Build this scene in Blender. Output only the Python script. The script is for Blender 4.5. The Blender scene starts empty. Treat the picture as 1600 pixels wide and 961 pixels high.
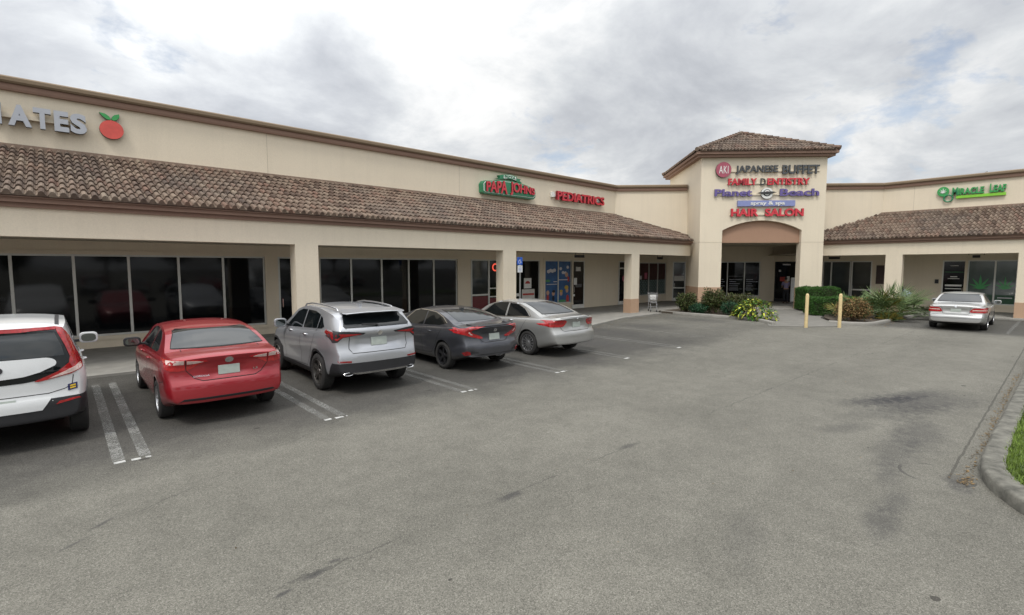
import bpy, bmesh, math, random
from mathutils import Vector, Matrix
from mathutils.bvhtree import BVHTree
R = math.radians
PI = math.pi
scene = bpy.context.scene
COL = scene.collection

# ------------------------------------------------------------------ camera
cam_d = bpy.data.cameras.new('camera')
cam_d.sensor_width = 36.0
cam_d.lens = 36.0 * 784.64 / 1600.0
cam_d.clip_start = 0.05
cam_d.clip_end = 2000
cam = bpy.data.objects.new('camera', cam_d)
COL.objects.link(cam)
cam.location = (0, 0, 2.5)
cam.rotation_euler = (R(90 - 4.62), R(0.0), R(48.03 - 90))
scene.camera = cam

# ------------------------------------------------------------------ sky, sun, exposure
SUN_EL, SUN_AZ = 58.0, 205.0      # direction the light comes from (azimuth counted from +X towards +Y)
world = bpy.data.worlds.new('World')
scene.world = world
world.use_nodes = True
wt = world.node_tree
for n in list(wt.nodes):
    wt.nodes.remove(n)
def wn(t, **k):
    n = wt.nodes.new(t)
    for a, b in k.items():
        setattr(n, a, b)
    return n
def wl(a, b):
    wt.links.new(a, b)
def wmath(op, a, b=None, c=None):
    n = wn('ShaderNodeMath', operation=op)
    for i, v in enumerate((a, b, c)):
        if v is None:
            continue
        if isinstance(v, (int, float)):
            n.inputs[i].default_value = v
        else:
            wl(v, n.inputs[i])
    return n.outputs[0]
tc = wn('ShaderNodeTexCoord')
sep = wn('ShaderNodeSeparateXYZ')
wl(tc.outputs['Generated'], sep.inputs[0])
zc = wmath('MAXIMUM', sep.outputs[2], 0.0)
den = wmath('ADD', zc, 0.34)
inv = wmath('DIVIDE', 1.0, den)
pv = wn('ShaderNodeVectorMath', operation='SCALE')
wl(tc.outputs['Generated'], pv.inputs[0])
wl(inv, pv.inputs['Scale'])
def wnoise(scale, detail, rough, dist, off):
    mp = wn('ShaderNodeMapping')
    mp.inputs['Location'].default_value = off
    wl(pv.outputs[0], mp.inputs['Vector'])
    n = wn('ShaderNodeTexNoise')
    n.inputs['Scale'].default_value = scale
    n.inputs['Detail'].default_value = detail
    n.inputs['Roughness'].default_value = rough
    n.inputs['Distortion'].default_value = dist
    wl(mp.outputs[0], n.inputs['Vector'])
    return n.outputs[0]
def wramp(v, stops):
    r = wn('ShaderNodeValToRGB')
    el = r.color_ramp.elements
    while len(el) < len(stops):
        el.new(0.5)
    for e, (p, c) in zip(el, stops):
        e.position = p
        e.color = (*c, 1) if len(c) == 3 else c
    wl(v, r.inputs[0])
    return r.outputs[0]
sky = wn('ShaderNodeTexSky', sky_type='NISHITA')
sky.sun_disc = False
sky.sun_elevation = R(SUN_EL)
sky.sun_rotation = R(90 - SUN_AZ)
sky.air_density = 1.0
sky.dust_density = 2.0
def blob(dx, dy, dz, p):     # smooth lobe around a direction
    v = Vector((dx, dy, dz)).normalized()
    d = wn('ShaderNodeVectorMath', operation='DOT_PRODUCT')
    wl(tc.outputs['Generated'], d.inputs[0])
    d.inputs[1].default_value = v
    return wmath('POWER', wmath('MAXIMUM', d.outputs['Value'], 0.0), p)
def add_blobs(v, lst):
    for (d_, p_, k_) in lst:
        v = wmath('MULTIPLY_ADD', blob(*d_, p_), k_, v)
    return v
cover = wnoise(2.0, 14, 0.60, 0.15, (3.1, 1.7, 0.4))
shade = wnoise(2.1, 15, 0.60, 0.25, (7.3, 2.2, 1.1))
# cloud banks: grey bellies, bright heads and thin places, each in its own part of the sky
shade = add_blobs(shade, [((0.352, 0.888, 0.295), 80, -.25), ((0.171, 0.95, 0.26), 160, -.08), ((0.195, 0.921, 0.337), 160, .10), ((0.50, 0.765, 0.405), 90, .07),
                          ((0.764, 0.52, 0.381), 40, -.13), ((0.944, 0.135, 0.302), 30, -.04), ((-0.004, 0.954, 0.3), 120, -.14)])
cover = add_blobs(cover, [((0.13, 0.90, 0.40), 320, -.11), ((0.018, 0.974, 0.225), 200, -.09), ((0.60, 0.79, 0.17), 60, -.06), ((-0.004, 0.954, 0.3), 60, .07), ((0.352, 0.888, 0.295), 40, .12), ((0.764, 0.52, 0.381), 14, .14), ((0.944, 0.135, 0.302), 50, -.11)])
mask = wramp(cover, [(0.34, (0.22, 0.22, 0.22)), (0.42, (.60, .60, .60)), (0.47, (1, 1, 1))])
tone = wramp(shade, [(0.24, (.50, .525, .57)), (0.36, (.62, .645, .685)), (0.47, (.76, .785, .81)), (0.56, (.93, .94, .945)), (0.70, (1.12, 1.12, 1.11))])
bg_sky = wn('ShaderNodeBackground')
wl(sky.outputs[0], bg_sky.inputs[0])
bg_sky.inputs[1].default_value = 0.15
bg_cl = wn('ShaderNodeBackground')
wl(tone, bg_cl.inputs[0])
# overcast sky: brighter towards the zenith, bright patch where the sun sits behind the clouds
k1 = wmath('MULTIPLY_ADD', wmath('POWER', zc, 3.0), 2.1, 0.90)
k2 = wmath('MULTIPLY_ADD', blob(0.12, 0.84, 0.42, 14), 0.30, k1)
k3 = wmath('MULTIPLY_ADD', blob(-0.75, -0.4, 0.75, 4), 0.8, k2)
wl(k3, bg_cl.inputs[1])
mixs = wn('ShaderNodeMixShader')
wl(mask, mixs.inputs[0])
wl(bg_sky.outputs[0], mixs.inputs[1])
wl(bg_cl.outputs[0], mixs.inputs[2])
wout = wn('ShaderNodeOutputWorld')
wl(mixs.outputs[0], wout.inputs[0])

sun_d = bpy.data.lights.new('sun', 'SUN')
sun_d.energy = 1.5
sun_d.angle = R(11)
sun_d.color = (1.0, 0.95, 0.88)
sun = bpy.data.objects.new('sun', sun_d)
COL.objects.link(sun)
sd = Vector((math.cos(R(SUN_EL)) * math.cos(R(SUN_AZ)), math.cos(R(SUN_EL)) * math.sin(R(SUN_AZ)), math.sin(R(SUN_EL))))
sun.rotation_euler = sd.to_track_quat('Z', 'Y').to_euler()
sun.location = (0, 0, 30)

scene.view_settings.view_transform = 'Standard'
scene.view_settings.look = 'None'
scene.view_settings.exposure = 0.0
scene.view_settings.gamma = 1.0
scene.view_settings.use_curve_mapping = False

# ------------------------------------------------------------------ materials
MATS = {}
class NT:
    def __init__(s, m):
        s.t = m.node_tree
    def n(s, t, ins=None, **k):
        n = s.t.nodes.new(t)
        for a, b in k.items():
            setattr(n, a, b)
        for a, b in (ins or {}).items():
            if hasattr(b, 'is_linked') or isinstance(b, bpy.types.NodeSocket):
                s.t.links.new(b, n.inputs[a])
            else:
                n.inputs[a].default_value = b
        return n
    def math(s, op, a, b=0.0, c=0.0, clamp=False):
        n = s.n('ShaderNodeMath', {0: a, 1: b, 2: c}, operation=op)
        n.use_clamp = clamp
        return n.outputs[0]
    def noise(s, vec, scale, detail=4, rough=.55, dist=0.0):
        return s.n('ShaderNodeTexNoise', {'Vector': vec, 'Scale': scale, 'Detail': detail, 'Roughness': rough, 'Distortion': dist}).outputs[0]
    def ramp(s, v, stops):
        r = s.n('ShaderNodeValToRGB', {0: v})
        el = r.color_ramp.elements
        while len(el) < len(stops):
            el.new(.5)
        for e, (p, c) in zip(el, stops):
            e.position = p
            e.color = (c, c, c, 1) if isinstance(c, (int, float)) else (*c, 1)
        return r.outputs[0]
    def mix(s, f, a, b, mode='MIX'):
        n = s.n('ShaderNodeMix', data_type='RGBA', blend_type=mode)
        for i, v in ((0, f), (6, a), (7, b)):
            if isinstance(v, bpy.types.NodeSocket):
                s.t.links.new(v, n.inputs[i])
            else:
                n.inputs[i].default_value = v if i == 0 else (*v, 1) if len(v) == 3 else v
        return n.outputs[2]
    def link(s, a, b):
        s.t.links.new(a, b)

def mat(name, color=(.5, .5, .5), rough=.6, metal=0.0, var=0.12, vscale=6.0, bump=0.0, bscale=60.0, coat=0.0,
        ior=1.5, emit=None, estr=0.0, spec=0.5, island=0.0, trans=0.0):
    """procedural surface: base colour with soft noise variation, noise bump"""
    if name in MATS:
        return MATS[name]
    m = bpy.data.materials.new(name)
    m.use_nodes = True
    b = m.node_tree.nodes['Principled BSDF']
    t = NT(m)
    co = t.n('ShaderNodeTexCoord').outputs['Object']
    n = t.noise(co, vscale, 5, .6)
    lo = tuple(max(0, c * (1 - var)) for c in color)
    hi = tuple(min(1, c * (1 + var)) for c in color)
    c = t.ramp(n, [(.3, lo), (.7, hi)])
    if island:
        g = t.n('ShaderNodeNewGeometry').outputs['Random Per Island']
        k = t.ramp(g, [(0, 1 - island), (1, 1 + island * .8)])
        c = t.mix(1.0, c, k, 'MULTIPLY')
    t.link(c, b.inputs['Base Color'])
    b.inputs['Roughness'].default_value = rough
    b.inputs['Metallic'].default_value = metal
    b.inputs['IOR'].default_value = ior
    b.inputs['Coat Weight'].default_value = coat
    b.inputs['Coat Roughness'].default_value = .04
    b.inputs['Specular IOR Level'].default_value = spec
    if bump:
        bn = t.noise(co, bscale, 4, .6)
        bp = t.n('ShaderNodeBump', {'Strength': bump, 'Distance': .01, 'Height': bn})
        t.link(bp.outputs[0], b.inputs['Normal'])
    if emit:
        b.inputs['Emission Color'].default_value = (*emit, 1)
        b.inputs['Emission Strength'].default_value = estr
    if trans:
        b.inputs['Subsurface Weight'].default_value = 0
    MATS[name] = m
    return m

def stucco(name, color):
    """painted render with trowel texture, faint vertical rain streaks and patches"""
    m = bpy.data.materials.new(name)
    m.use_nodes = True
    b = m.node_tree.nodes['Principled BSDF']
    t = NT(m)
    co = t.n('ShaderNodeTexCoord').outputs['Object']
    big = t.noise(co, .55, 6, .6)
    mp = t.n('ShaderNodeMapping', {'Vector': co, 'Scale': (2.6, 2.6, .12)}).outputs[0]
    streak = t.noise(mp, 1.6, 6, .65)
    fine = t.noise(co, 38, 3, .6)
    c1 = t.ramp(big, [(.3, tuple(c * .965 for c in color)), (.7, tuple(c * 1.025 for c in color))])
    s = t.ramp(streak, [(.30, .955), (.5, 1.0)])
    c2 = t.mix(1.0, c1, s, 'MULTIPLY')
    f = t.ramp(fine, [(.3, .955), (.7, 1.04)])
    c3 = t.mix(1.0, c2, f, 'MULTIPLY')
    t.link(c3, b.inputs['Base Color'])
    b.inputs['Roughness'].default_value = .88
    b.inputs['Specular IOR Level'].default_value = .25
    h = t.math('ADD', t.math('MULTIPLY', fine, 1.0), t.math('MULTIPLY', t.noise(co, 9, 4, .6), .8))
    bp = t.n('ShaderNodeBump', {'Strength': .35, 'Distance': .012, 'Height': h})
    t.link(bp.outputs[0], b.inputs['Normal'])
    MATS[name] = m
    return m

def glass_mat(name, color=(.004, .005, .006), rough=.03, wav=.02, spec=.5):
    m = bpy.data.materials.new(name)
    m.use_nodes = True
    b = m.node_tree.nodes['Principled BSDF']
    t = NT(m)
    co = t.n('ShaderNodeTexCoord').outputs['Object']
    n = t.noise(co, 1.4, 2, .4)
    t.link(t.ramp(n, [(.2, tuple(c * .7 for c in color)), (.8, tuple(c * 1.3 for c in color))]), b.inputs['Base Color'])
    dust = t.noise(co, 3.0, 6, .6)
    t.link(t.math('MULTIPLY_ADD', dust, .05, rough), b.inputs['Roughness'])
    b.inputs['IOR'].default_value = 1.5
    b.inputs['Specular IOR Level'].default_value = spec
    bp = t.n('ShaderNodeBump', {'Strength': wav, 'Distance': .05, 'Height': n})
    t.link(bp.outputs[0], b.inputs['Normal'])
    MATS[name] = m
    return m

def paint_mat(name, color, metal=.55, rough=.34):
    m = bpy.data.materials.new(name)
    m.use_nodes = True
    b = m.node_tree.nodes['Principled BSDF']
    t = NT(m)
    co = t.n('ShaderNodeTexCoord').outputs['Object']
    fl = t.noise(co, 900, 2, .5)
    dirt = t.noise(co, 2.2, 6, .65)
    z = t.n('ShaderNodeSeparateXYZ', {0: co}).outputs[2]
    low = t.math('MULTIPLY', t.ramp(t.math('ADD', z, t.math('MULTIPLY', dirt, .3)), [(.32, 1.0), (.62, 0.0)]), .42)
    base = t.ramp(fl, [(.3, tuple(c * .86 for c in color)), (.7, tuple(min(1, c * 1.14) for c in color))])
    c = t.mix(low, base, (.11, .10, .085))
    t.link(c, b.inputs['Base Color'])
    b.inputs['Metallic'].default_value = metal
    t.link(t.math('MULTIPLY_ADD', dirt, .12, rough - .05), b.inputs['Roughness'])
    b.inputs['Coat Weight'].default_value = .9
    t.link(t.math('MULTIPLY_ADD', dirt, .10, .01), b.inputs['Coat Roughness'])
    MATS[name] = m
    return m

M = {}
M['cream'] = stucco('cream_stucco', (.72, .635, .50))
M['brown'] = stucco('brown_stucco', (.36, .225, .155))
M['tan'] = stucco('tan_stucco', (.46, .31, .21))
M['trim'] = stucco('brown_trim', (.255, .165, .125))
M['trimtop'] = stucco('olive_trim', (.225, .17, .115))
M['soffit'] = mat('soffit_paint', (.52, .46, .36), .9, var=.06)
M['alu'] = mat('window_aluminium', (.62, .62, .58), .45, .3, var=.05)
M['alu2'] = mat('white_aluminium', (.74, .73, .68), .5, .0, var=.05)
M['glass'] = glass_mat('shop_glass', spec=.30)
M['glass2'] = glass_mat('shop_glass_lighter', (.035, .042, .042))
M['glass3'] = glass_mat('shop_glass_teal', (.085, .115, .105))
M['carglass'] = glass_mat('car_glass', (.006, .008, .009), .02, .0)
M['carglass2'] = glass_mat('car_rear_glass', (.02, .024, .026), .05, .0, .75)
M['black'] = mat('black_plastic', (.018, .018, .02), .55, bump=.1, bscale=300)
M['arch'] = mat('arch_black', (.008, .008, .008), .95)
M['rubber'] = mat('tyre_rubber', (.022, .021, .02), .85, bump=.3, bscale=120)
M['chrome'] = mat('chrome', (.75, .75, .76), .12, 1.0, var=.03)
M['rim_silver'] = mat('rim_silver', (.5, .5, .51), .3, .85, var=.05)
M['rim_dark'] = mat('rim_dark', (.05, .05, .055), .35, .7, var=.1)
M['rim_grey'] = mat('rim_grey', (.16, .15, .14), .35, .8, var=.1)
M['lens'] = mat('red_lens', (.36, .008, .010), .12, .0, var=.35, vscale=22, coat=1.0)
M['lens2'] = mat('dark_red_lens', (.22, .008, .01), .12, .0, var=.3, vscale=22, coat=1.0)
M['clear'] = mat('clear_lens', (.62, .46, .42), .12, .0, var=.25, vscale=30, coat=1.0)
M['plate'] = mat('plate_blurred', (.42, .46, .42), .5, var=.12, vscale=9)
M['seam'] = mat('panel_gap', (.012, .012, .012), .9)
M['seat'] = mat('seat_grey', (.12, .12, .12), .9)
M['red_sign'] = mat('sign_red', (.56, .028, .045), .35, var=.06, coat=.3)
M['red_side'] = mat('sign_red_side', (.20, .012, .02), .5)
M['green_sign'] = mat('sign_green', (.02, .20, .09), .4, coat=.3)
M['green_lite'] = mat('sign_light_green', (.22, .55, .03), .4, coat=.3)
M['green_mid'] = mat('sign_mid_green', (.03, .30, .07), .4, coat=.3)
M['white_sign'] = mat('sign_white', (.74, .74, .71), .45, var=.05)
M['grey_face'] = mat('sign_grey_face', (.40, .42, .46), .4, var=.05, coat=.3)
M['dark_side'] = mat('sign_dark_side', (.035, .035, .035), .5)
M['char_face'] = mat('sign_charcoal', (.055, .06, .065), .35, coat=.3)
M['violet'] = mat('sign_violet', (.12, .085, .27), .4, coat=.3)
M['violet_side'] = mat('sign_violet_side', (.05, .04, .12), .5)
M['spa'] = mat('sign_periwinkle', (.22, .25, .47), .4)
M['maroon'] = mat('sign_maroon', (.35, .07, .11), .4, coat=.2)
M['apple'] = mat('sign_apple_red', (.62, .09, .07), .4, var=.12, vscale=4)
M['metal'] = mat('galvanised', (.42, .42, .42), .4, .8)
M['yellow'] = mat('bollard_paint', (.64, .50, .26), .6, var=.15, vscale=9, bump=.2)
M['blue'] = mat('access_blue', (.02, .10, .48), .5)
M['paper'] = mat('poster_paper', (.62, .60, .56), .7, var=.1)
M['posterred'] = mat('poster_red', (.45, .05, .04), .6)
M['neon'] = mat('neon_red', (.6, .05, .03), .4, emit=(1, .12, .07), estr=.9)
M['dkred'] = mat('door_red_film', (.13, .012, .016), .35, var=.2)
M['skin'] = mat('skin', (.30, .17, .11), .6)
M['hair'] = mat('hair', (.02, .015, .012), .8)
M['shirt'] = mat('lilac_shirt', (.21, .18, .29), .9, var=.1, vscale=14)
M['pants'] = mat('dark_trousers', (.018, .018, .022), .9)
M['concrete'] = mat('concrete', (.25, .24, .215), .9, var=.16, vscale=2.2, bump=.3, bscale=40)
M['bark'] = mat('bark', (.12, .085, .06), .95, var=.3, bump=.5, bscale=30)
def leafmat(name, c, isl=.5, rough=.55):
    m = mat(name, c, rough, var=.3, vscale=3.0, island=isl, spec=.3)
    return m
M['hedge'] = leafmat('hedge_leaf', (.042, .115, .018), .5)
M['shrub'] = leafmat('shrub_leaf', (.050, .072, .018), .6)
M['shrub2'] = leafmat('shrub_brownish', (.075, .070, .025), .6)
M['cover'] = leafmat('dark_groundcover_leaf', (.018, .062, .026), .5)
M['varieg'] = leafmat('variegated_leaf', (.30, .32, .035), .85)
M['varieg2'] = leafmat('variegated_green', (.05, .13, .015), .5)
M['palmleaf'] = leafmat('palm_leaf', (.11, .165, .06), .5)
M['palmyel'] = leafmat('palm_leaf_yellow', (.20, .17, .035), .5)
M['dry'] = leafmat('dry_shrub_leaf', (.19, .12, .05), .6, .8)
M['litter'] = leafmat('dead_leaf', (.17, .115, .055), .6, .9)
M['treeleaf'] = leafmat('tree_leaf', (.03, .055, .015), .5)
M['core'] = mat('shrub_inner_twigs', (.03, .027, .015), .95)
# ------------------------------------------------------------------ object helpers
def tag(o, label=None, cat=None, group=None, kind=None):
    if label: o['label'] = label
    if cat: o['category'] = cat
    if group: o['group'] = group
    if kind: o['kind'] = kind
    return o
def thing(name, label, cat, loc=(0, 0, 0), rotz=0.0, group=None):
    o = bpy.data.objects.new(name, None)
    o.empty_display_size = .2
    COL.objects.link(o)
    o.location = loc
    o.rotation_euler = (0, 0, rotz)
    return tag(o, label, cat, group)
def obj(name, bm, mats, parent=None, smooth=False, loc=None):
    me = bpy.data.meshes.new(name)
    if isinstance(bm, bmesh.types.BMesh):
        bm.to_mesh(me)
        bm.free()
    else:
        v, f = bm
        me.from_pydata(v, [], f)
    if not isinstance(mats, (list, tuple)):
        mats = [mats]
    for m in mats:
        me.materials.append(M[m] if isinstance(m, str) else m)
    if smooth:
        me.polygons.foreach_set('use_smooth', [True] * len(me.polygons))
    me.update()
    o = bpy.data.objects.new(name, me)
    COL.objects.link(o)
    if parent:
        o.parent = parent
    if loc:
        o.location = loc
    return o
def smooth_angle(o, ang=35):
    me = o.data
    me.polygons.foreach_set('use_smooth', [True] * len(me.polygons))
    bm = bmesh.new()
    bm.from_mesh(me)
    for e in bm.edges:
        if len(e.link_faces) == 2 and e.calc_face_angle(0) > R(ang):
            e.smooth = False
    bm.to_mesh(me)
    bm.free()
def B():
    return bmesh.new()
def box(bm, x0, x1, y0, y1, z0, z1, mi=0, M4=None):
    vs = [bm.verts.new((x, y, z)) for z in (z0, z1) for y in (y0, y1) for x in (x0, x1)]
    for ids in ((0, 2, 3, 1), (4, 5, 7, 6), (0, 1, 5, 4), (2, 6, 7, 3), (0, 4, 6, 2), (1, 3, 7, 5)):
        f = bm.faces.new([vs[i] for i in ids])
        f.material_index = mi
    if M4:
        bmesh.ops.transform(bm, matrix=M4, verts=vs)
    return vs
def prism(bm, pts, z0, z1, mi=0, M4=None):
    """polygon in xy extruded from z0 to z1"""
    a = [bm.verts.new((x, y, z0)) for x, y in pts]
    b = [bm.verts.new((x, y, z1)) for x, y in pts]
    n = len(pts)
    fs = [bm.faces.new(list(reversed(a))), bm.faces.new(b)]
    for i in range(n):
        fs.append(bm.faces.new((a[i], a[(i + 1) % n], b[(i + 1) % n], b[i])))
    for f in fs:
        f.material_index = mi
    if M4:
        bmesh.ops.transform(bm, matrix=M4, verts=a + b)
    return a + b
def tube(bm, pts, r, n=8, mi=0, cap=True):
    """tube along a polyline; r may be a list"""
    pts = [Vector(p) for p in pts]
    rs = r if isinstance(r, (list, tuple)) else [r] * len(pts)
    rings = []
    prev = None
    for i, p in enumerate(pts):
        d = (pts[min(i + 1, len(pts) - 1)] - pts[max(i - 1, 0)]).normalized()
        u = prev if prev and abs(prev.dot(d)) < .95 else (Vector((0, 0, 1)) if abs(d.z) < .9 else Vector((1, 0, 0)))
        a = (u - d * u.dot(d)).normalized()
        prev = a
        b = d.cross(a)
        rings.append([bm.verts.new(p + (a * math.cos(2 * PI * k / n) + b * math.sin(2 * PI * k / n)) * rs[i]) for k in range(n)])
    for i in range(len(rings) - 1):
        for k in range(n):
            f = bm.faces.new((rings[i][k], rings[i][(k + 1) % n], rings[i + 1][(k + 1) % n], rings[i + 1][k]))
            f.material_index = mi
    if cap:
        bm.faces.new(list(reversed(rings[0]))).material_index = mi
        bm.faces.new(rings[-1]).material_index = mi
def lathe(bm, prof, n=24, axis='x', c=(0, 0, 0), mi=0, cap=True):
    """prof: (axial, radius) list"""
    rings = []
    for a, r in prof:
        ring = []
        for k in range(n):
            t = 2 * PI * k / n
            if axis == 'x':
                p = (c[0] + a, c[1] + r * math.cos(t), c[2] + r * math.sin(t))
            elif axis == 'y':
                p = (c[0] + r * math.sin(t), c[1] + a, c[2] + r * math.cos(t))
            else:
                p = (c[0] + r * math.cos(t), c[1] + r * math.sin(t), c[2] + a)
            ring.append(bm.verts.new(p))
        rings.append(ring)
    for i in range(len(rings) - 1):
        for k in range(n):
            f = bm.faces.new((rings[i][k], rings[i + 1][k], rings[i + 1][(k + 1) % n], rings[i][(k + 1) % n]))
            f.material_index = mi
    for ring in ((rings[0], rings[-1]) if cap else ()):
        try:
            bm.faces.new(ring).material_index = mi
        except ValueError:
            pass
def fixn(bm):
    bmesh.ops.recalc_face_normals(bm, faces=bm.faces[:])
    return bm

# lettering: returns list of bmeshes, local frame x right, z up, face towards -y
def text_pieces(txt, x0, x1, z0, z1, depth, bold=.02, y_back=0.0, per_letter=True, spacing=1.0, shear=0.0, flat=False):
    cu = bpy.data.curves.new('t', 'FONT')
    cu.body = txt
    cu.size = 1.0
    cu.offset = bold
    cu.space_character = spacing
    cu.shear = shear
    cu.resolution_u = 4
    cu.extrude = 0.0 if flat else .5
    o = bpy.data.objects.new('t', cu)
    COL.objects.link(o)
    bpy.context.view_layer.update()
    dg = bpy.context.evaluated_depsgraph_get()
    me = bpy.data.meshes.new_from_object(o.evaluated_get(dg))
    bpy.data.objects.remove(o)
    bpy.data.curves.remove(cu)
    bm = bmesh.new()
    bm.from_mesh(me)
    bpy.data.meshes.remove(me)
    bmesh.ops.remove_doubles(bm, verts=bm.verts[:], dist=1e-5)
    xs = [v.co.x for v in bm.verts]
    ys = [v.co.y for v in bm.verts]
    ax, bx, ay, by = min(xs), max(xs), min(ys), max(ys)
    for v in bm.verts:
        x = x0 + (v.co.x - ax) / (bx - ax) * (x1 - x0)
        z = z0 + (v.co.y - ay) / (by - ay) * (z1 - z0)
        y = y_back - (depth if (v.co.z > .1 or flat) else 0.0)
        v.co = (x, y, z)
    bmesh.ops.recalc_face_normals(bm, faces=bm.faces[:])
    if flat:
        for f in bm.faces:
            if f.normal.y > 0:
                f.normal_flip()
    bm.normal_update()
    for f in bm.faces:
        f.material_index = 0 if f.normal.y < -.7 else 1
    if not per_letter:
        return [bm]
    # islands -> letters
    seen = set()
    isl = []
    bm.verts.ensure_lookup_table()
    for v in bm.verts:
        if v in seen:
            continue
        st = [v]
        seen.add(v)
        cur = []
        while st:
            w = st.pop()
            cur.append(w)
            for e in w.link_edges:
                u = e.other_vert(w)
                if u not in seen:
                    seen.add(u)
                    st.append(u)
        isl.append(cur)
    isl = [(min(v.co.x for v in c), max(v.co.x for v in c), c) for c in isl]
    isl.sort(key=lambda t: t[0])
    groups = []
    for a, b, c in isl:
        if groups and min(b, groups[-1][1]) - max(a, groups[-1][0]) > .5 * min(b - a, groups[-1][1] - groups[-1][0]):
            groups[-1] = (min(a, groups[-1][0]), max(b, groups[-1][1]), groups[-1][2] + c)
        else:
            groups.append((a, b, c))
    out = []
    for a, b, c in groups:
        nb = bmesh.new()
        mp = {v: nb.verts.new(v.co) for v in c}
        cs = set(c)
        for f in bm.faces:
            if f.verts[0] in cs:
                nf = nb.faces.new([mp[v] for v in f.verts])
                nf.material_index = f.material_index
        out.append(nb)
    bm.free()
    return out
def letters(parent, txt, x0, x1, z0, z1, depth, face, side, **k):
    name = k.pop('name', 'letter')
    for b in text_pieces(txt, x0, x1, z0, z1, depth, **k):
        obj(name, b, [face, side], parent)

# foliage: many small quads spread through a volume
def leaf(bm, p, s, rng, up=.3, elong=1.6, fold=True):
    d = Vector((rng.gauss(0, 1), rng.gauss(0, 1), rng.gauss(0, 1) + up)).normalized()
    t = Vector((rng.gauss(0, 1), rng.gauss(0, 1), rng.gauss(0, 1))).cross(d).normalized()
    b = d.cross(t)
    L = t * s * elong
    W = b * s * .5
    v = [bm.verts.new(p), bm.verts.new(p + L * .45 + W + d * s * .1), bm.verts.new(p + L), bm.verts.new(p + L * .45 - W + d * s * .1)]
    return bm.faces.new(v)
def clump(bm, c, rad, n, s, rng, shell=.55, mi=0, up=.3, zmin=None, elong=1.6, mi2=None, p2=0.0):
    """leaves in an uneven ellipsoid"""
    c = Vector(c)
    k = 0
    lob = [(Vector((rng.gauss(0, 1), rng.gauss(0, 1), rng.gauss(0, 1))).normalized(), rng.uniform(.65, 1.1)) for _ in range(12)]
    while k < n:
        d = Vector((rng.gauss(0, 1), rng.gauss(0, 1), rng.gauss(0, 1))).normalized()
        r = shell + (1 - shell) * rng.random() ** .7
        w = max(q * max(0, d.dot(l)) ** 3 for l, q in lob)
        r *= .62 + .55 * w
        p = c + Vector((d.x * rad[0], d.y * rad[1], d.z * rad[2])) * r
        k += 1
        if zmin is not None and p.z < zmin:
            p.z = zmin + rng.random() * .05
        f = leaf(bm, p, s * rng.uniform(.6, 1.3), rng, up, elong)
        f.material_index = mi2 if (mi2 is not None and rng.random() < p2) else mi
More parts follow.
